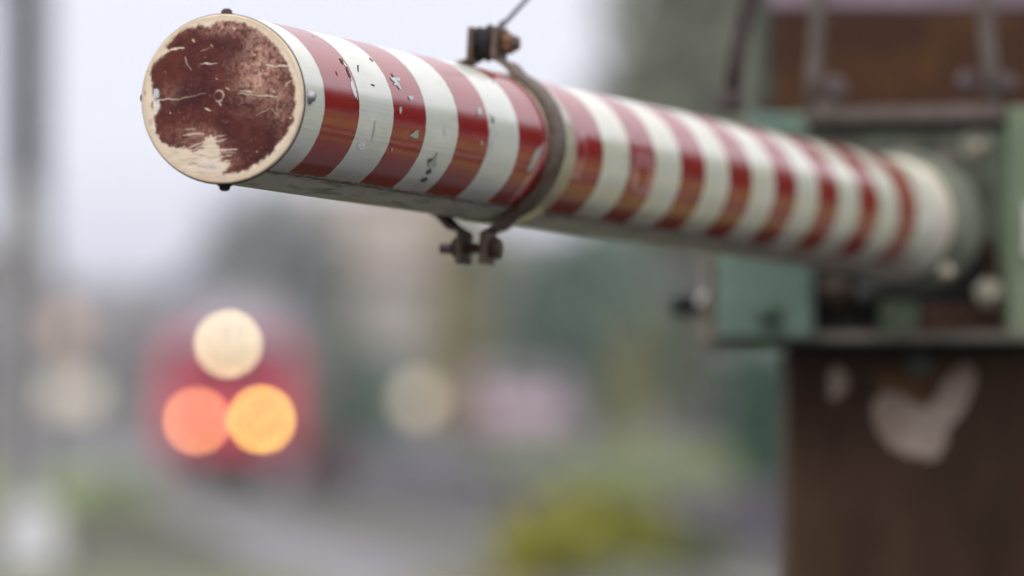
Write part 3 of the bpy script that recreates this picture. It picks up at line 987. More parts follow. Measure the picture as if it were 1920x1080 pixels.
# post (a thing of its own: carries the machine)
post = empty('support_post', (GX(1720, 7.55), 7.6, 0))
tag(post, 'dark brown steel post with chipped paint under the barrier machine', 'post')
mb = MB()
x0, x1 = GX(1478, 7.45), GX(1478, 7.45) + 0.30
zt = W(960, 650, 7.45).z
mb.box(x0, x1, 7.45, 7.72, 0.03, zt - .004, 0.004)
part(mb, 'column', M_post, post)
mb = MB(); mb.box(x0 - .08, x1 + .08, 7.36, 7.81, 0.0, 0.03, .004)
part(mb, 'foot_plate', M_post, post)
mb = MB()
def flake(pts):
    P = []
    n = len(pts)
    for i in range(n):
        a, b = pts[i], pts[(i + 1) % n]
        for t in range(4):
            P.append(WY(a[0] + (b[0] - a[0]) * t / 4 + rng.uniform(-5, 5), a[1] + (b[1] - a[1]) * t / 4 + rng.uniform(-5, 5), 7.4482))
    mb.prism(P, Vector((0, 0.001, 0)))
flake([(1631, 764), (1649, 738), (1675, 733), (1711, 751), (1738, 764), (1755, 733), (1791, 689), (1818, 684), (1831, 702), (1818, 747), (1800, 787), (1773, 813), (1769, 840), (1755, 862), (1729, 860), (1689, 853), (1662, 831)])
flake([(1556, 700), (1572, 688), (1590, 700), (1588, 724), (1570, 752), (1554, 742)])
part(mb, 'bare_patch', M_chip, post)
mb = MB()
flake([(1636, 700), (1700, 690), (1770, 684), (1782, 700), (1752, 730), (1737, 760), (1712, 747), (1676, 729), (1650, 734)])
part(mb, 'rust_patch', material('rust_stain', (0.14, 0.065, 0.025), .85, var=.5, scale=20), post)

# ------------------------------------------------------------------ ground, road, track
def sheet(name, pts, z, mat, kind='structure', label=None):
    me = bpy.data.meshes.new(name)
    me.from_pydata([(x, y, z) for x, y in pts], [], [tuple(range(len(pts)))])
    o = link(name, me, None, [mat])
    o['kind'] = kind
    if me.polygons[0].normal.z < 0:
        me.flip_normals()
    return o
sheet('ground', [(-1500, -300), (1500, -300), (1500, 2500), (-1500, 2500)], 0.0, M_ground)
TX = lambda y: 4.5 - 0.075 * y if y <= 125 else -4.875 - 0.04 * (y - 125)                       # track centre line
sheet('road', [(-30, -12), (30, -12), (30, 9.2), (-30, 9.2)], 0.008, M_asphalt)
sheet('grass_verge', [(TX(9.4) + 2.0, 9.4), (60, 9.4), (60, 70), (TX(70) + 2.0, 70)], 0.004, M_grass)
sheet('grass_verge', [(-60, 9.4), (TX(9.4) - 2.0, 9.4), (TX(52) - 2.0, 52), (-60, 52)], 0.004, M_grass)
mb = MB()
P = [(GX(-400, 90), 78), (GX(240, 90), 80), (GX(290, 120), 128), (GX(-500, 120), 128)]
Q = [(GX(-400, 90), 84), (GX(190, 90), 86), (GX(250, 120), 126), (GX(-500, 120), 126)]
mb.hexa([Vector((x, y, 0.0)) for x, y in P] + [Vector((x, y, 0.58)) for x, y in Q])
tag(mb.build('grass_bank', [M_grassb]), kind='structure')
mb = MB()
def bank(a, b, off, w, h, nm, m):
    mb = MB()
    mb.hexa([Vector((TX(a) + off, a, 0)), Vector((TX(a) + off + w, a, 0)), Vector((TX(b) + off + w, b, 0)), Vector((TX(b) + off, b, 0)),
             Vector((TX(a) + off + .3, a + .5, h)), Vector((TX(a) + off + w - .3, a + .5, h)), Vector((TX(b) + off + w - .3, b, h)), Vector((TX(b) + off + .3, b, h))])
    tag(mb.build(nm, [m]), kind='structure')
bank(66, 137, 2.3, 1.9, .55, 'earth_bank', M_darkearth)
bank(105, 137.5, 4.4, 9, .85, 'grass_bank', M_grassb)
bank(62, 132, -4.1, 2.0, .22, 'earth_bank', M_olive)
mb = MB(); mb.hexa([Vector((TX(y) + o, y, z)) for z in (.1535, .158) for y, o in ((96, -.72), (96, .72), (125, .72), (125, -.72))])  # near-black strip on the ballast ahead of the train
mb.hexa([Vector((TX(y) + o, y, z)) for z in (.1535, .158) for y, o in ((125.01, -.6), (125.01, .6), (139, .6), (139, -.6))])
tag(mb.build('dark_ballast', [M_dark_ballast]), kind='structure')
mb = MB()
mb.prism([Vector((TX(140) + 2.6, 138, 0)), Vector((TX(140) + 30, 138, 0)), Vector((TX(140) + 30, 138, 1.05)), Vector((TX(140) + 2.6, 138, 1.05))], Vector((-0.0714 * 110, 110, 0)))
tag(mb.build('raised_road', [M_pale_paving]), kind='structure')

# ballast bed
mb = MB()
ya, yb = 9.4, 46
for (w0, w1, z0, z1_) in ((2.0, 1.55, 0.004, 0.14),):
    P = [Vector((TX(ya) - w0, ya, z0)), Vector((TX(ya) + w0, ya, z0)), Vector((TX(yb) + w0, yb, z0)), Vector((TX(yb) - w0, yb, z0)),
         Vector((TX(ya) - w1, ya, z1_)), Vector((TX(ya) + w1, ya, z1_)), Vector((TX(yb) + w1, yb, z1_)), Vector((TX(yb) - w1, yb, z1_))]
    mb.hexa(P)
tag(mb.build('weedy_ballast_bed', [M_weedy]), kind='structure')
mb = MB()
for ya, yb in ((46, 125), (125, 420)):
  for (w0, w1, z0, z1_) in ((2.0, 1.55, 0.004, 0.14),):
        P = [Vector((TX(ya) - w0, ya, z0)), Vector((TX(ya) + w0, ya, z0)), Vector((TX(yb) + w0, yb, z0)), Vector((TX(yb) - w0, yb, z0)),
             Vector((TX(ya) - w1, ya, z1_)), Vector((TX(ya) + w1, ya, z1_)), Vector((TX(yb) + w1, yb, z1_)), Vector((TX(yb) - w1, yb, z1_))]
        mb.hexa(P)
tag(mb.build('ballast_bed', [M_ballast]), kind='structure')
mb = MB()
mb.prism([Vector((TX(9.3) - 5, 9.3, 0.009)), Vector((TX(9.3) + 5, 9.3, 0.009)), Vector((TX(9.3) + 1.9, 9.3, 0.292)), Vector((TX(9.3) - 1.9, 9.3, 0.292))], Vector((0.0714 * 21, -21, 0)))
tag(mb.build('road_hump', [M_asphalt]), kind='structure')
track = empty('railway_track', (TX(100), 100, 0))
tag(track, 'single railway track with two steel rails running up to the red train', 'railway track')
for sd_ in (-1, 1):
    mb = MB()
    o_ = sd_ * 0.7525
    for ya, yb in ((-12, 125), (125, 420)):
        for (hw, a, b) in ((0.075, 0.15, 0.165), (0.012, 0.165, 0.27), (0.036, 0.27, 0.30)):
            mb.hexa([Vector((TX(ya) + o_ - hw, ya, a)), Vector((TX(ya) + o_ + hw, ya, a)), Vector((TX(yb) + o_ + hw, yb, a)), Vector((TX(yb) + o_ - hw, yb, a)),
                     Vector((TX(ya) + o_ - hw, ya, b)), Vector((TX(ya) + o_ + hw, ya, b)), Vector((TX(yb) + o_ + hw, yb, b)), Vector((TX(yb) + o_ - hw, yb, b))])
    mb.build('rail', [M_rail], track)
mb = MB()
for i in range(300):
    y = 12 + i * 0.65
    ang = math.atan(0.075 if y <= 125 else 0.04)
    Mt = Matrix.Translation((TX(y), y, 0)) @ Matrix.Rotation(ang, 4, 'Z')
    mb.box(-1.25, 1.25, -.12, .12, 0.10, 0.152, 0, Mt)
o = mb.build('sleeper', [M_sleeper], track); o['kind'] = 'stuff'

mb = MB()
mb.box(GX(40, 136), GX(300, 136), 133, 175, 0.0, 0.9, .03)
tag(mb.build('platform', [M_palecon2]), kind='structure')
# ------------------------------------------------------------------ foliage
def leaf_mesh(name, lobes, n, size, seed, tilt=1.0):
    """lobes: (x,y,z,rx,ry,rz); leaf clumps on and inside the lobes"""
    rs = np.random.RandomState(seed)
    vol = np.array([l[3] * l[4] * l[5] for l in lobes])
    pick = rs.choice(len(lobes), n, p=vol / vol.sum())
    d = rs.normal(size=(n, 3)); d /= np.linalg.norm(d, axis=1)[:, None]
    rad = rs.rand(n) ** 0.45
    L_ = np.array(lobes)[pick]
    # noisy radius makes the outline uneven
    wob = 1 + 0.18 * np.sin(d[:, 0] * 7 + pick) + 0.15 * np.sin(d[:, 2] * 9 + d[:, 1] * 5 + pick * 2)
    c = L_[:, :3] + d * L_[:, 3:] * (rad * wob)[:, None]
    u = rs.normal(size=(n, 3)); u /= np.linalg.norm(u, axis=1)[:, None]
    v = np.cross(u, rs.normal(size=(n, 3))); v /= np.linalg.norm(v, axis=1)[:, None]
    s = size * (0.6 + 0.8 * rs.rand(n))[:, None]
    V = np.stack([c - u * s - v * s * .5, c + u * s * .2 - v * s * .7, c + u * s + v * s * .5, c - u * s * .2 + v * s * .7], 1).reshape(-1, 3)
    me = bpy.data.meshes.new(name)
    me.vertices.add(4 * n); me.vertices.foreach_set('co', V.ravel())
    me.loops.add(4 * n); me.loops.foreach_set('vertex_index', np.arange(4 * n))
    me.polygons.add(n); me.polygons.foreach_set('loop_start', np.arange(0, 4 * n, 4)); me.polygons.foreach_set('loop_total', np.full(n, 4))
    me.update(); me.validate()
    return me
def leaf_mat(name, a, b):
    m = material(name, a, 0.7, scale=0.9, col2=b, fac=(.35, .65))
    return m
def tree(name, x, y, h, rw, seed, mat, label, cat='tree', group=None, trunk_h=0.35, n=2600, size=.28, shape='round', z0=0.0, crown_name='crown'):
    r = random.Random(seed)
    t = empty(name, (x, y, z0))
    tag(t, label, cat, group)
    lobes = []
    if shape == 'cone':
        for i in range(7):
            f = i / 6
            lobes.append((r.uniform(-.1, .1) * rw, r.uniform(-.1, .1) * rw, h * (trunk_h * .5 + (1 - trunk_h * .5) * f * .94), rw * (1 - f * .85), rw * (1 - f * .85), h * .13))
    elif shape == 'mound':
        for i in range(16):
            a = r.uniform(0, 6.28); q = r.uniform(.05, .7)
            lobes.append((rw * q * math.cos(a), rw * q * math.sin(a), h * r.uniform(.18, .78 - .3 * q), rw * .34, rw * .34, h * .22))
    else:
        k_ = 9
        ch = h * (1 - trunk_h)
        for i in range(k_):
            a = r.uniform(0, 6.28); q = r.uniform(.15, .6)
            lobes.append((rw * q * math.cos(a), rw * q * math.sin(a), h * trunk_h + ch * r.uniform(.22, .78), rw * r.uniform(.4, .6), rw * r.uniform(.4, .6), ch * r.uniform(.2, .3)))
        lobes.append((0, 0, h - ch * .28, rw * .5, rw * .5, ch * .28))
    me = leaf_mesh(crown_name, lobes, n, size, seed)
    link(crown_name, me, t, [mat])
    mb = MB()
    tr = max(.06, h * .02)
    mb.tube([(0, 0, 0), (r.uniform(-.1, .1), 0, h * .3), (r.uniform(-.2, .2), .1, h * .6), (0, 0, h * .88)], [tr * 1.3, tr, tr * .7, tr * .25], 8)
    for i in range(6):
        a = r.uniform(0, 6.28); zz = h * r.uniform(max(.2, trunk_h * .8), .6)
        mb.tube([(0, 0, zz), (rw * .3 * math.cos(a), rw * .3 * math.sin(a), zz + h * .08), (rw * .65 * math.cos(a), rw * .65 * math.sin(a), zz + h * .2)], [tr * .5, tr * .35, tr * .12], 6)
    mb.build('trunk', [M_bark], t, rel=False)
    return t
M_bark = material('bark', (0.10, 0.08, 0.06), .9, var=.4, scale=6, bump=.5)
L_greygreen = leaf_mat('leaves_grey_green', (0.24, 0.25, 0.17), (0.16, 0.175, 0.12))
L_pale = leaf_mat('leaves_pale', (0.34, 0.34, 0.31), (0.26, 0.26, 0.22))
L_teal = leaf_mat('leaves_teal', (0.10, 0.18, 0.125), (0.08, 0.14, 0.095))
L_dark = leaf_mat('leaves_dark_green', (0.03, 0.105, 0.05), (0.02, 0.075, 0.035))
L_yellow = leaf_mat('leaves_yellow_green', (0.40, 0.37, 0.045), (0.24, 0.28, 0.05))
L_ochre = leaf_mat('leaves_ochre', (0.36, 0.31, 0.12), (0.28, 0.25, 0.10))
L_darkblue = leaf_mat('leaves_dark_blue', (0.31, 0.33, 0.34), (0.25, 0.27, 0.28))
L_mid = leaf_mat('leaves_mid_green', (0.13, 0.17, 0.07), (0.10, 0.125, 0.065))
L_hedge = leaf_mat('leaves_hedge', (0.075, 0.12, 0.045), (0.055, 0.09, 0.04))
L_bluegrey = leaf_mat('leaves_blue_grey', (0.24, 0.27, 0.32), (0.19, 0.22, 0.26))

def T(name, px, d, top_py, w_px, seed, mat, label, **k):
    h = H_CAM + (834 - top_py) * d / F
    return tree(name, GX(px, d), d, h, w_px * .5 * d / F, seed, mat, label, **k)

T('broadleaf_tree', 1320, 150, -260, 640, 1, L_greygreen, 'tall grey green tree rising behind the striped arm, left of the rods', n=5200, size=.34)
T('broadleaf_tree', 1720, 165, -330, 640, 2, L_greygreen, 'tall tree mostly hidden behind the barrier machine', n=4200, size=.34)
T('broadleaf_tree', 1130, 190, 420, 320, 3, L_teal, 'low teal green tree under the middle of the striped arm', n=3000, trunk_h=.15)
T('broadleaf_tree', 1290, 200, 380, 300, 5, L_pale, 'pale tree just left of the green drive box', n=2600, trunk_h=.2)  # pale leaf colour all over
T('broadleaf_tree', 940, 230, 440, 250, 6, L_greygreen, 'grey green tree straight below the lower clamp bolt', n=2600, trunk_h=.15)
T('slender_tree', 855, 185, 380, 120, 7, L_ochre, 'slender ochre leaved tree left of the lower clamp bolt', n=1700, trunk_h=.12, size=.2)
T('broadleaf_tree', 660, 250, 620, 230, 8, L_teal, 'dark teal round tree right of the red train', n=2600, trunk_h=.05)
T('broadleaf_tree', 30, 300, 400, 210, 9, L_pale, 'pale grey tree below the dark mast at the left edge', n=2600, trunk_h=.15, size=.4)
T('broadleaf_tree', 235, 320, 560, 210, 10, L_bluegrey, 'low bluish tree between the left house and the slate roofed house', n=2200, trunk_h=.1, size=.4)
T('shrub', 1428, 100, 640, 150, 11, L_dark, 'dark green shrub beside the foot of the brown post', cat='shrub', n=2200, trunk_h=.05, size=.12, crown_name='foliage')
T('shrub', 1080, 44, 880, 380, 12, L_yellow, 'yellow green shrub at the bottom of the picture beside the track', cat='shrub', n=4200, trunk_h=.02, size=.045, crown_name='foliage', shape='mound')
T('shrub', 690, 150, 760, 180, 13, L_teal, 'low teal shrub on the right of the red train', cat='shrub', n=1500, trunk_h=.05, size=.12, crown_name='foliage')

T('slender_tree', 1265, 140, 560, 70, 21, L_mid, 'narrow mid green tree left of the green drive box', n=1200, trunk_h=.1, size=.12)
T('slender_tree', 1180, 135, 600, 60, 22, L_ochre, 'short ochre tree between the pink car and the green drive box', n=900, trunk_h=.1, size=.12)
T('conifer', 640, 170, 690, 90, 23, L_dark, 'small dark conifer close to the right side of the red train', n=1500, trunk_h=.05, size=.14, shape='cone')
T('broadleaf_tree', 500, 235, 345, 320, 25, L_darkblue, 'broad dark blue grey tree rising behind the roof of the red train', n=4200, trunk_h=.08, size=.3)
T('conifer', 640, 230, 380, 120, 26, L_greygreen, 'grey green conifer in front of the narrow beige house', n=1800, trunk_h=.05, size=.25, shape='cone')
T('conifer', 575, 300, 400, 170, 24, L_bluegrey, 'blue grey conifer between the slate roofed and the beige house', n=2600, trunk_h=.05, size=.3, shape='cone')
T('shrub', 1110, 47, 925, 560, 27, L_mid, 'low mid green shrub behind and around the yellow green one', cat='shrub', n=3600, trunk_h=.02, size=.045, crown_name='foliage', shape='mound')
# trees and hedge to the right of the crossing (they are mirrored in the arm's glossy film)
for i in range(9):
    a = i / 8
    tree('roadside_tree', 11 + a * 26, 30 + a * 2 + (i % 3), 5.2 + (i * 37 % 5) * .35, 2.6, 40 + i, L_dark if i % 2 else L_hedge,
         'roadside tree standing out of view to the right of the barrier post', group='roadside trees right of the crossing', n=1500, trunk_h=.08, size=.22)

# ------------------------------------------------------------------ buildings
def house(name, px, d, w, depth, eave, ridge, wall_c, roof_c, label, rz=0.0, gable_front=True, windows=(), overhang=.35, chimney=None):
    t = empty(name, (GX(px, d), d, 0), rz)
    tag(t, label, 'house')
    mw = material(name + '_wall', wall_c, .85, var=.15, scale=.8)
    mr = material(name + '_roof', roof_c, .75, var=.25, scale=1.5, stretch=(1, 6, 1))
    x0, x1 = -w / 2, w / 2
    mb = MB()
    if gable_front:
        mb.prism([Vector((x0, 0, 0)), Vector((x1, 0, 0)), Vector((x1, 0, eave)), Vector((0, 0, ridge)), Vector((x0, 0, eave))], Vector((0, depth, 0)))
    else:
        mb.prism([Vector((x0, 0, 0)), Vector((x0, depth, 0)), Vector((x0, depth, eave)), Vector((x0, depth / 2, ridge)), Vector((x0, 0, eave))], Vector((w, 0, 0)))
    mb.build('wall', [mw], t, rel=False)
    mb = MB()
    o = overhang
    if gable_front:
        s_ = (ridge - eave) / (w / 2)
        for sg in (-1, 1):
            P = [Vector((0, -o, ridge + .02)), Vector((sg * (w / 2 + o), -o, eave - s_ * o + .02))]
            Q = [p + Vector((0, 0, .18)) for p in P]
            mb.prism([P[0], P[1], Q[1], Q[0]], Vector((0, depth + 2 * o, 0)))
    else:
        s_ = (ridge - eave) / (depth / 2)
        for (ys, sg) in ((0, -1), (depth, 1)):
            P = [Vector((x0 - o, depth / 2, ridge + .02)), Vector((x0 - o, ys + sg * o, eave - s_ * o + .02))]
            Q = [p + Vector((0, 0, .18)) for p in P]
            mb.prism([P[0], P[1], Q[1], Q[0]], Vector((w + 2 * o, 0, 0)))
    rf = mb.build('roof', [mr], t, rel=False)
    if chimney:
        mb = MB(); mb.box(chimney - .3, chimney + .3, depth * .4, depth * .4 + .6, ridge - 1, ridge + .9, .03)
        mb.build('chimney', [M_chim], rf, rel=False)
    for (wx_, wz, ww, wh, lit) in windows:
        mb = MB()
        fw = .07
        for (a, b, c_, e) in ((wx_ - ww / 2 - fw, wx_ + ww / 2 + fw, wz + wh / 2, wz + wh / 2 + fw), (wx_ - ww / 2 - fw, wx_ + ww / 2 + fw, wz - wh / 2 - fw, wz - wh / 2),
                              (wx_ - ww / 2 - fw, wx_ - ww / 2, wz - wh / 2, wz + wh / 2), (wx_ + ww / 2, wx_ + ww / 2 + fw, wz - wh / 2, wz + wh / 2)):
            mb.box(a, b, -.06, -.003, c_, e)
        f = mb.build('window', [M_white], t, rel=False)
        mb = MB(); mb.box(wx_ - ww / 2, wx_ + ww / 2, -.03, -.004, wz - wh / 2, wz + wh / 2)
        mb.build('pane', [lit if lit else M_pane], f, rel=False)
    return t
M_chim = material('chimney_brick', (.25, .12, .09), .9, var=.3, scale=8)
M_pane = material('window_glass', (.03, .04, .05), .08, var=.2, scale=1)
def lit(name, c, s_): return material(name, (.3, .3, .3), .4, emit=c, estr=s_)
Lt_cream = lit('lit_cream', (1, .84, .62), 0.9)
Lt_orange = lit('lit_orange', (1, .50, .20), 0.75)

house('house', 60, 245, 7.5, 9, 4.2, 6.4, (.23, .22, .22), (.16, .15, .16), 'grey house at the left edge with warmly lit windows', gable_front=False,
      windows=((0.55, 2.75, .9, .9, Lt_cream), (1.65, 2.75, .9, .9, Lt_cream), (0.3, 5.0, .7, .8, Lt_orange), (1.2, 5.0, .7, .8, Lt_orange), (2.7, 4.6, .4, .4, None)))
house('house', 480, 275, 10.5, 11, 5.6, 9.8, (.30, .30, .37), (.20, .225, .29), 'house with a blue grey slate roof behind the red train', windows=((-2, 3.5, 1, 1.2, None), (1.6, 3.5, 1, 1.2, None)))
house('house', 690, 265, 7.4, 9, 7.6, 10.5, (.42, .38, .35), (.30, .25, .22), 'narrow beige house right of the slate roofed house', gable_front=False, windows=((-1.2, 5.4, .9, 1.2, None), (1.3, 3.0, .9, 1.2, None)), chimney=1)
house('house', 1180, 260, 12, 10, 5.2, 8.6, (.30, .27, .24), (.17, .17, .17), 'long beige house behind the trees under the striped arm', gable_front=False,
      windows=((-.9, 5.0 - .7, 1.1, 1.1, Lt_orange), (1.2, 4.3, 1.1, 1.3, Lt_orange), (-3.6, 4.9 - .6, .9, 1, Lt_orange), (3.6, 3.6, 1.1, 1.3, None)))

# ------------------------------------------------------------------ overhead line mast
M_palecon = material('pale_concrete', (.40, .39, .40), .9, var=.2, scale=2)
def mast(px, d, top, low, lab):
    t = empty('overhead_line_mast', (GX(px, d), d, 0))
    tag(t, lab, 'mast')
    mb = MB()
    w = .17
    for sx_ in (-1, 1):
        mb.box(-w - .01, w + .01, -.02 + sx_ * .03, .02 + sx_ * .03, .0, top - .02) if sx_ > 0 else None
        mb.box(sx_ * w - .055, sx_ * w + .055, -.16, .16, 0, top)
    z = .3
    k_ = 0
    while z < top - .6:
        a, b = (-w, w) if k_ % 2 else (w, -w)
        mb.tube([(a, 0, z), (b, 0, z + .55)], .035, 6)
        z += .55; k_ += 1
    mb.build('column', [M_mast], t, rel=False)
    mb = MB(); mb.box(-w * .8, w * .8, -.2, .2, .36, low, .03); mb.build('lower_column', [M_palecon], t, rel=False)
    mb = MB(); mb.tube([(0, 0, top - .6), (-3.4, 0, top - .3)], .05, 8); mb.tube([(0, 0, top - 1.8), (-2.6, 0, top - .4)], .04, 8)
    mb.build('cantilever', [M_mast], t, rel=False)
    mb = MB(); mb.box(-.5, .5, -.4, .4, 0, .35, .03); mb.build('foundation', [M_sleeper], t, rel=False)
M_mast = material('dark_mast_steel', (.035, .034, .04), .6, var=.3, scale=5)
mast(48, 75, 7.5, 3.7, 'dark mast on a pale lower column at the left edge of the view')

# ------------------------------------------------------------------ train
M_trred = material('train_red', (.74, .045, .10), .35, var=.15, scale=1, coat=.4)
M_trgrey = material('train_light_grey', (.50, .48, .55), .45, var=.1, scale=1)
M_trdark = material('train_dark', (.02, .022, .032), .5, var=.3, scale=2)
M_trglass = material('train_glass', (.02, .022, .03), .08)
TRD = 140.0
trn = empty('train', (TX(TRD), TRD, 0.30), math.atan(0.04))
tag(trn, 'red train approaching on the track with three lit front lamps', 'train')
def car(name, y0, L_, head):
    mb = MB()
    prof = [(-1.46, .36), (1.46, .36), (1.5, 1.2), (1.44, 2.3), (1.26, 2.8), (-1.26, 2.8), (-1.44, 2.3), (-1.5, 1.2)]
    fr_, bk = [], []
    nseg = [(0.0, .86, .93), (0.25, .95, .97), (.7, 1, 1), (L_, 1, 1)] if head else [(0, 1, 1), (L_, 1, 1)]
    rings_ = []
    for (yy_, sx_, sz_) in nseg:
        sx_ *= .93
        rings_.append([mb.bm.verts.new((x * sx_, y0 + yy_, (z - .36) * sz_ + .36)) for x, z in prof])
    n = len(prof)
    for a, b in zip(rings_, rings_[1:]):
        mb._faces([mb.bm.faces.new((a[i], a[(i + 1) % n], b[(i + 1) % n], b[i])) for i in range(n)])
    mb._faces([mb.bm.faces.new(rings_[0]), mb.bm.faces.new(list(reversed(rings_[-1])))])
    b = mb.build(name, [M_trred], trn, rel=False)
    mb = MB()
    mb.prism([Vector((-1.18, y0 + .5, 2.82)), Vector((1.18, y0 + .5, 2.82)), Vector((1.0, y0 + .5, 3.45)), Vector((.5, y0 + .5, 3.6)), Vector((-.5, y0 + .5, 3.6)), Vector((-1.0, y0 + .5, 3.45))], Vector((0, L_ - .5, 0)))
    mb.build('roof', [M_trgrey], b, rel=False)
    for sg in (-1, 1):
        mb = MB()
        for i in range(9):
            mb.box(sg * 1.41 - .02, sg * 1.41 + .02, y0 + 2 + i * 1.9, y0 + 3.4 + i * 1.9, 1.75, 2.55, .0)
        mb.build('side_windows', [M_trglass], b, rel=False)
    for yb_ in (y0 + 3.2, y0 + L_ - 3.2):
        mb = MB()
        mb.box(-1.1, 1.1, yb_ - 1.3, yb_ + 1.3, .25, .52, .03)
        for w_ in (-.9, .9):
            for sg in (-.75, .75):
                mb.cyl((sg - .07, yb_ + w_, .44), (sg + .07, yb_ + w_, .44), .44, n=20)
        mb.build('bogie', [M_trdark], trn, rel=False)
car('front_car', 0, 19, True)
car('rear_car', 19.5, 19, False)
mb = MB(); mb.prism([Vector((-1.0, -.02, 1.95)), Vector((1.0, -.02, 1.95)), Vector((.92, .015, 2.62)), Vector((-.92, .015, 2.62))], Vector((0, -.03, 0)))
mb.build('windscreen', [M_trglass], trn, rel=False)
mb = MB(); mb.box(-.72, .72, -.4, .3, -.155, .56, .04); mb.cyl((0, -.6, .42), (0, -.1, .42), .19, n=16)  # coupler block made bigger to stand for the shadow beneath the train
mb.build('coupler_and_shade', [M_black], trn, rel=False)
for sg in (-1, 1):
    mb = MB(); mb.cyl((sg * .875, -.28, .78), (sg * .875, 0, .78), .09, n=14); mb.lathe((sg * .875, -.34, .78), (0, 1, 0), [(0, .17), (.05, .2), (.07, .18)], 18)
    mb.build('buffer', [M_trdark], trn, rel=False)
for sg in (-1, 1):
    mb = MB(); mb.prism([Vector((sg * 1.2, -.05, -.08)), Vector((sg * .66, -.12, -.08)), Vector((sg * .66, -.12, .33)), Vector((sg * 1.25, -.05, .33))], Vector((0, .06, 0)))
    mb.build('snow_plough', [M_trgrey], trn, rel=False)
tr_inv = (Matrix.Translation(trn.location) @ Matrix.Rotation(math.atan(0.04), 4, 'Z')).inverted()
LR = 0.095
for (px, py, c, e) in ((428, 645, (1.0, .88, .50), 31), (369, 790, (1.0, .40, .15), 30), (490, 787, (1.0, .62, .12), 41)):
    p = tr_inv @ W(px, py, TRD - .12)
    p.y = -.10
    mb = MB()
    mb.lathe(p + Vector((0, .14, 0)), (0, -1, 0), [(0, LR + .04), (.14, LR + .04), (.15, LR + .015), (.11, LR + .005)], 24)
    h_ = mb.build('headlight', [M_trdark], trn, rel=False)
    mb = MB(); mb.lathe(p + Vector((0, 0.0, 0)), (0, -1, 0), [(0, LR), (.03, LR * .95), (.045, LR * .6)], 24)
    mb.build('lens', [lit('lamp_glow', c, e)], h_, rel=False)

# ------------------------------------------------------------------ lamp, cars, marker
mlp = empty('street_lamp', (GX(785, 170), 170, 0))
tag(mlp, 'street lamp with a lit round cream globe between the red train and pink car', 'street lamp')
zl = W(785, 750, 170).z
mb = MB(); mb.tube([(0, 0, 0), (0, 0, zl - .3)], .05, 10); mb.build('pole', [M_mast], mlp, rel=False)
mb = MB(); mb.lathe((0, 0, zl - .28), (0, 0, 1), [(0, .08), (.08, .22), (.28, .30), (.48, .22), (.56, .06)], 20)
mb.build('globe', [lit('globe_glow', (1, .80, .60), 1.5)], mlp, rel=False)

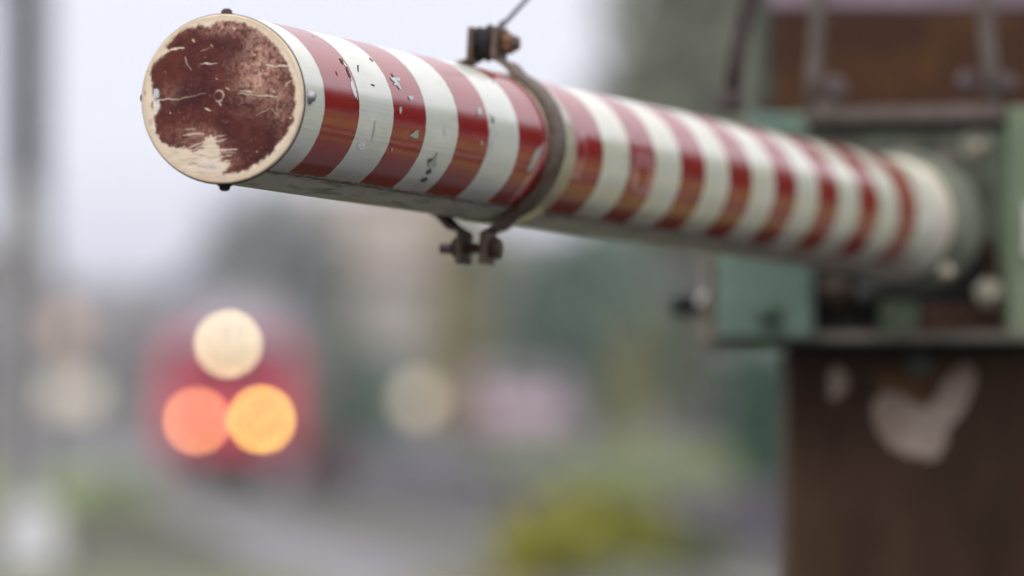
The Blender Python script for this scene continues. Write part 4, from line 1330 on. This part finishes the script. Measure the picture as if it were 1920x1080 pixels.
def vehicle(name, px, d, rz, body_c, label, cat, w=1.75, h=1.48, L_=4.1, van=False):
    t = empty(name, (GX(px, d), d, 0), rz)
    tag(t, label, cat)
    m = material(name + '_paint', body_c, .35, var=.08, scale=1, coat=.6)
    if van:
        prof = [(0, .3), (0, .95), (.25, 1.15), (.95, h * .94), (1.3, h), (L_, h), (L_, .3)]
    else:
        prof = [(0, .3), (0, .62), (.12, .82), (.95, .95), (1.65, h * .97), (2.1, h), (3.3, h * .98), (L_ - .1, .98), (L_, .85), (L_, .3)]
    mb = MB(); mb.prism([Vector((-w / 2, y, z)) for y, z in prof], Vector((w, 0, 0)))
    es = [e for e in mb.bm.edges]
    bmesh.ops.bevel(mb.bm, geom=es, offset=.06, segments=2, affect='EDGES')
    mb.build('body', [m], t, rel=False)
    y0, z0_, y1, z1_ = (.27, 1.2, .93, h * .92) if van else (1.0, 1.0, 1.62, h * .95)
    mb = MB(); mb.prism([Vector((-w * .42, y0, z0_)), Vector((w * .42, y0, z0_)), Vector((w * .38, y1, z1_)), Vector((-w * .38, y1, z1_))], Vector((0, -.02, .03)))
    mb.build('windscreen', [M_pane], t, rel=False)
    for sx_ in (-1, 1):
        for yw in (.75, L_ - .8):
            mb = MB(); mb.cyl((sx_ * (w / 2 - .16), yw, .31), (sx_ * (w / 2 + .02), yw, .31), .31, n=20)
            wl_ = mb.build('wheel', [M_rubber], t, rel=False)
            mb = MB(); mb.cyl((sx_ * (w / 2), yw, .31), (sx_ * (w / 2 + .03), yw, .31), .19, n=16)
            mb.build('rim', [M_zinc], wl_, rel=False)
        mb = MB(); mb.box(sx_ * w * .36 - .14, sx_ * w * .36 + .14, -.03, .05, .62, .76, .02)
        mb.build('headlight', [M_zinc], t, rel=False)
    mb = MB(); mb.box(-.26, .26, -.04, .0, .42, .53, .005); mb.build('number_plate', [M_white], t, rel=False)
    return t
vehicle('parked_car', 990, 150, .1, (.52, .36, .44), 'pale pink car standing beyond the tracks, seen from the front', 'car').location.z = 1.05
vehicle('parked_van', 1370, 150, -.2, (.42, .52, .60), 'light blue van beside the dark green shrub', 'van', w=1.9, h=2.1, L_=4.9, van=True).location.z = 1.05
mk = empty('marker_stone', (GX(58, 60), 60, 0))
tag(mk, 'white painted marker block in the grass at the bottom left corner', 'marker stone')
mb = MB(); mb.prism([Vector((-.22, 0, 0)), Vector((.22, 0, 0)), Vector((.2, 0, .42)), Vector((.12, 0, .52)), Vector((-.12, 0, .52)), Vector((-.2, 0, .42))], Vector((0, .3, 0)))
mb.build('block', [M_white], mk, rel=False)

# ------------------------------------------------------------------ air
hz = bpy.data.meshes.new('haze')
mb = MB(); mb.box(-190, 190, -20, 420, -1.0, 22.0)
ho = mb.build('haze', [])
hm = bpy.data.materials.new('air_haze'); hm.use_nodes = True
hm.node_tree.nodes.clear()
pv = hm.node_tree.nodes.new('ShaderNodeVolumePrincipled')
pv.inputs['Density'].default_value = 0.0005
pv.inputs['Color'].default_value = (0.94, 0.96, 1.0, 1)
pv.inputs['Anisotropy'].default_value = 0.2
mo = hm.node_tree.nodes.new('ShaderNodeOutputMaterial')
hm.node_tree.links.new(pv.outputs[0], mo.inputs['Volume'])
ho.data.materials.append(hm)
ho['kind'] = 'stuff'
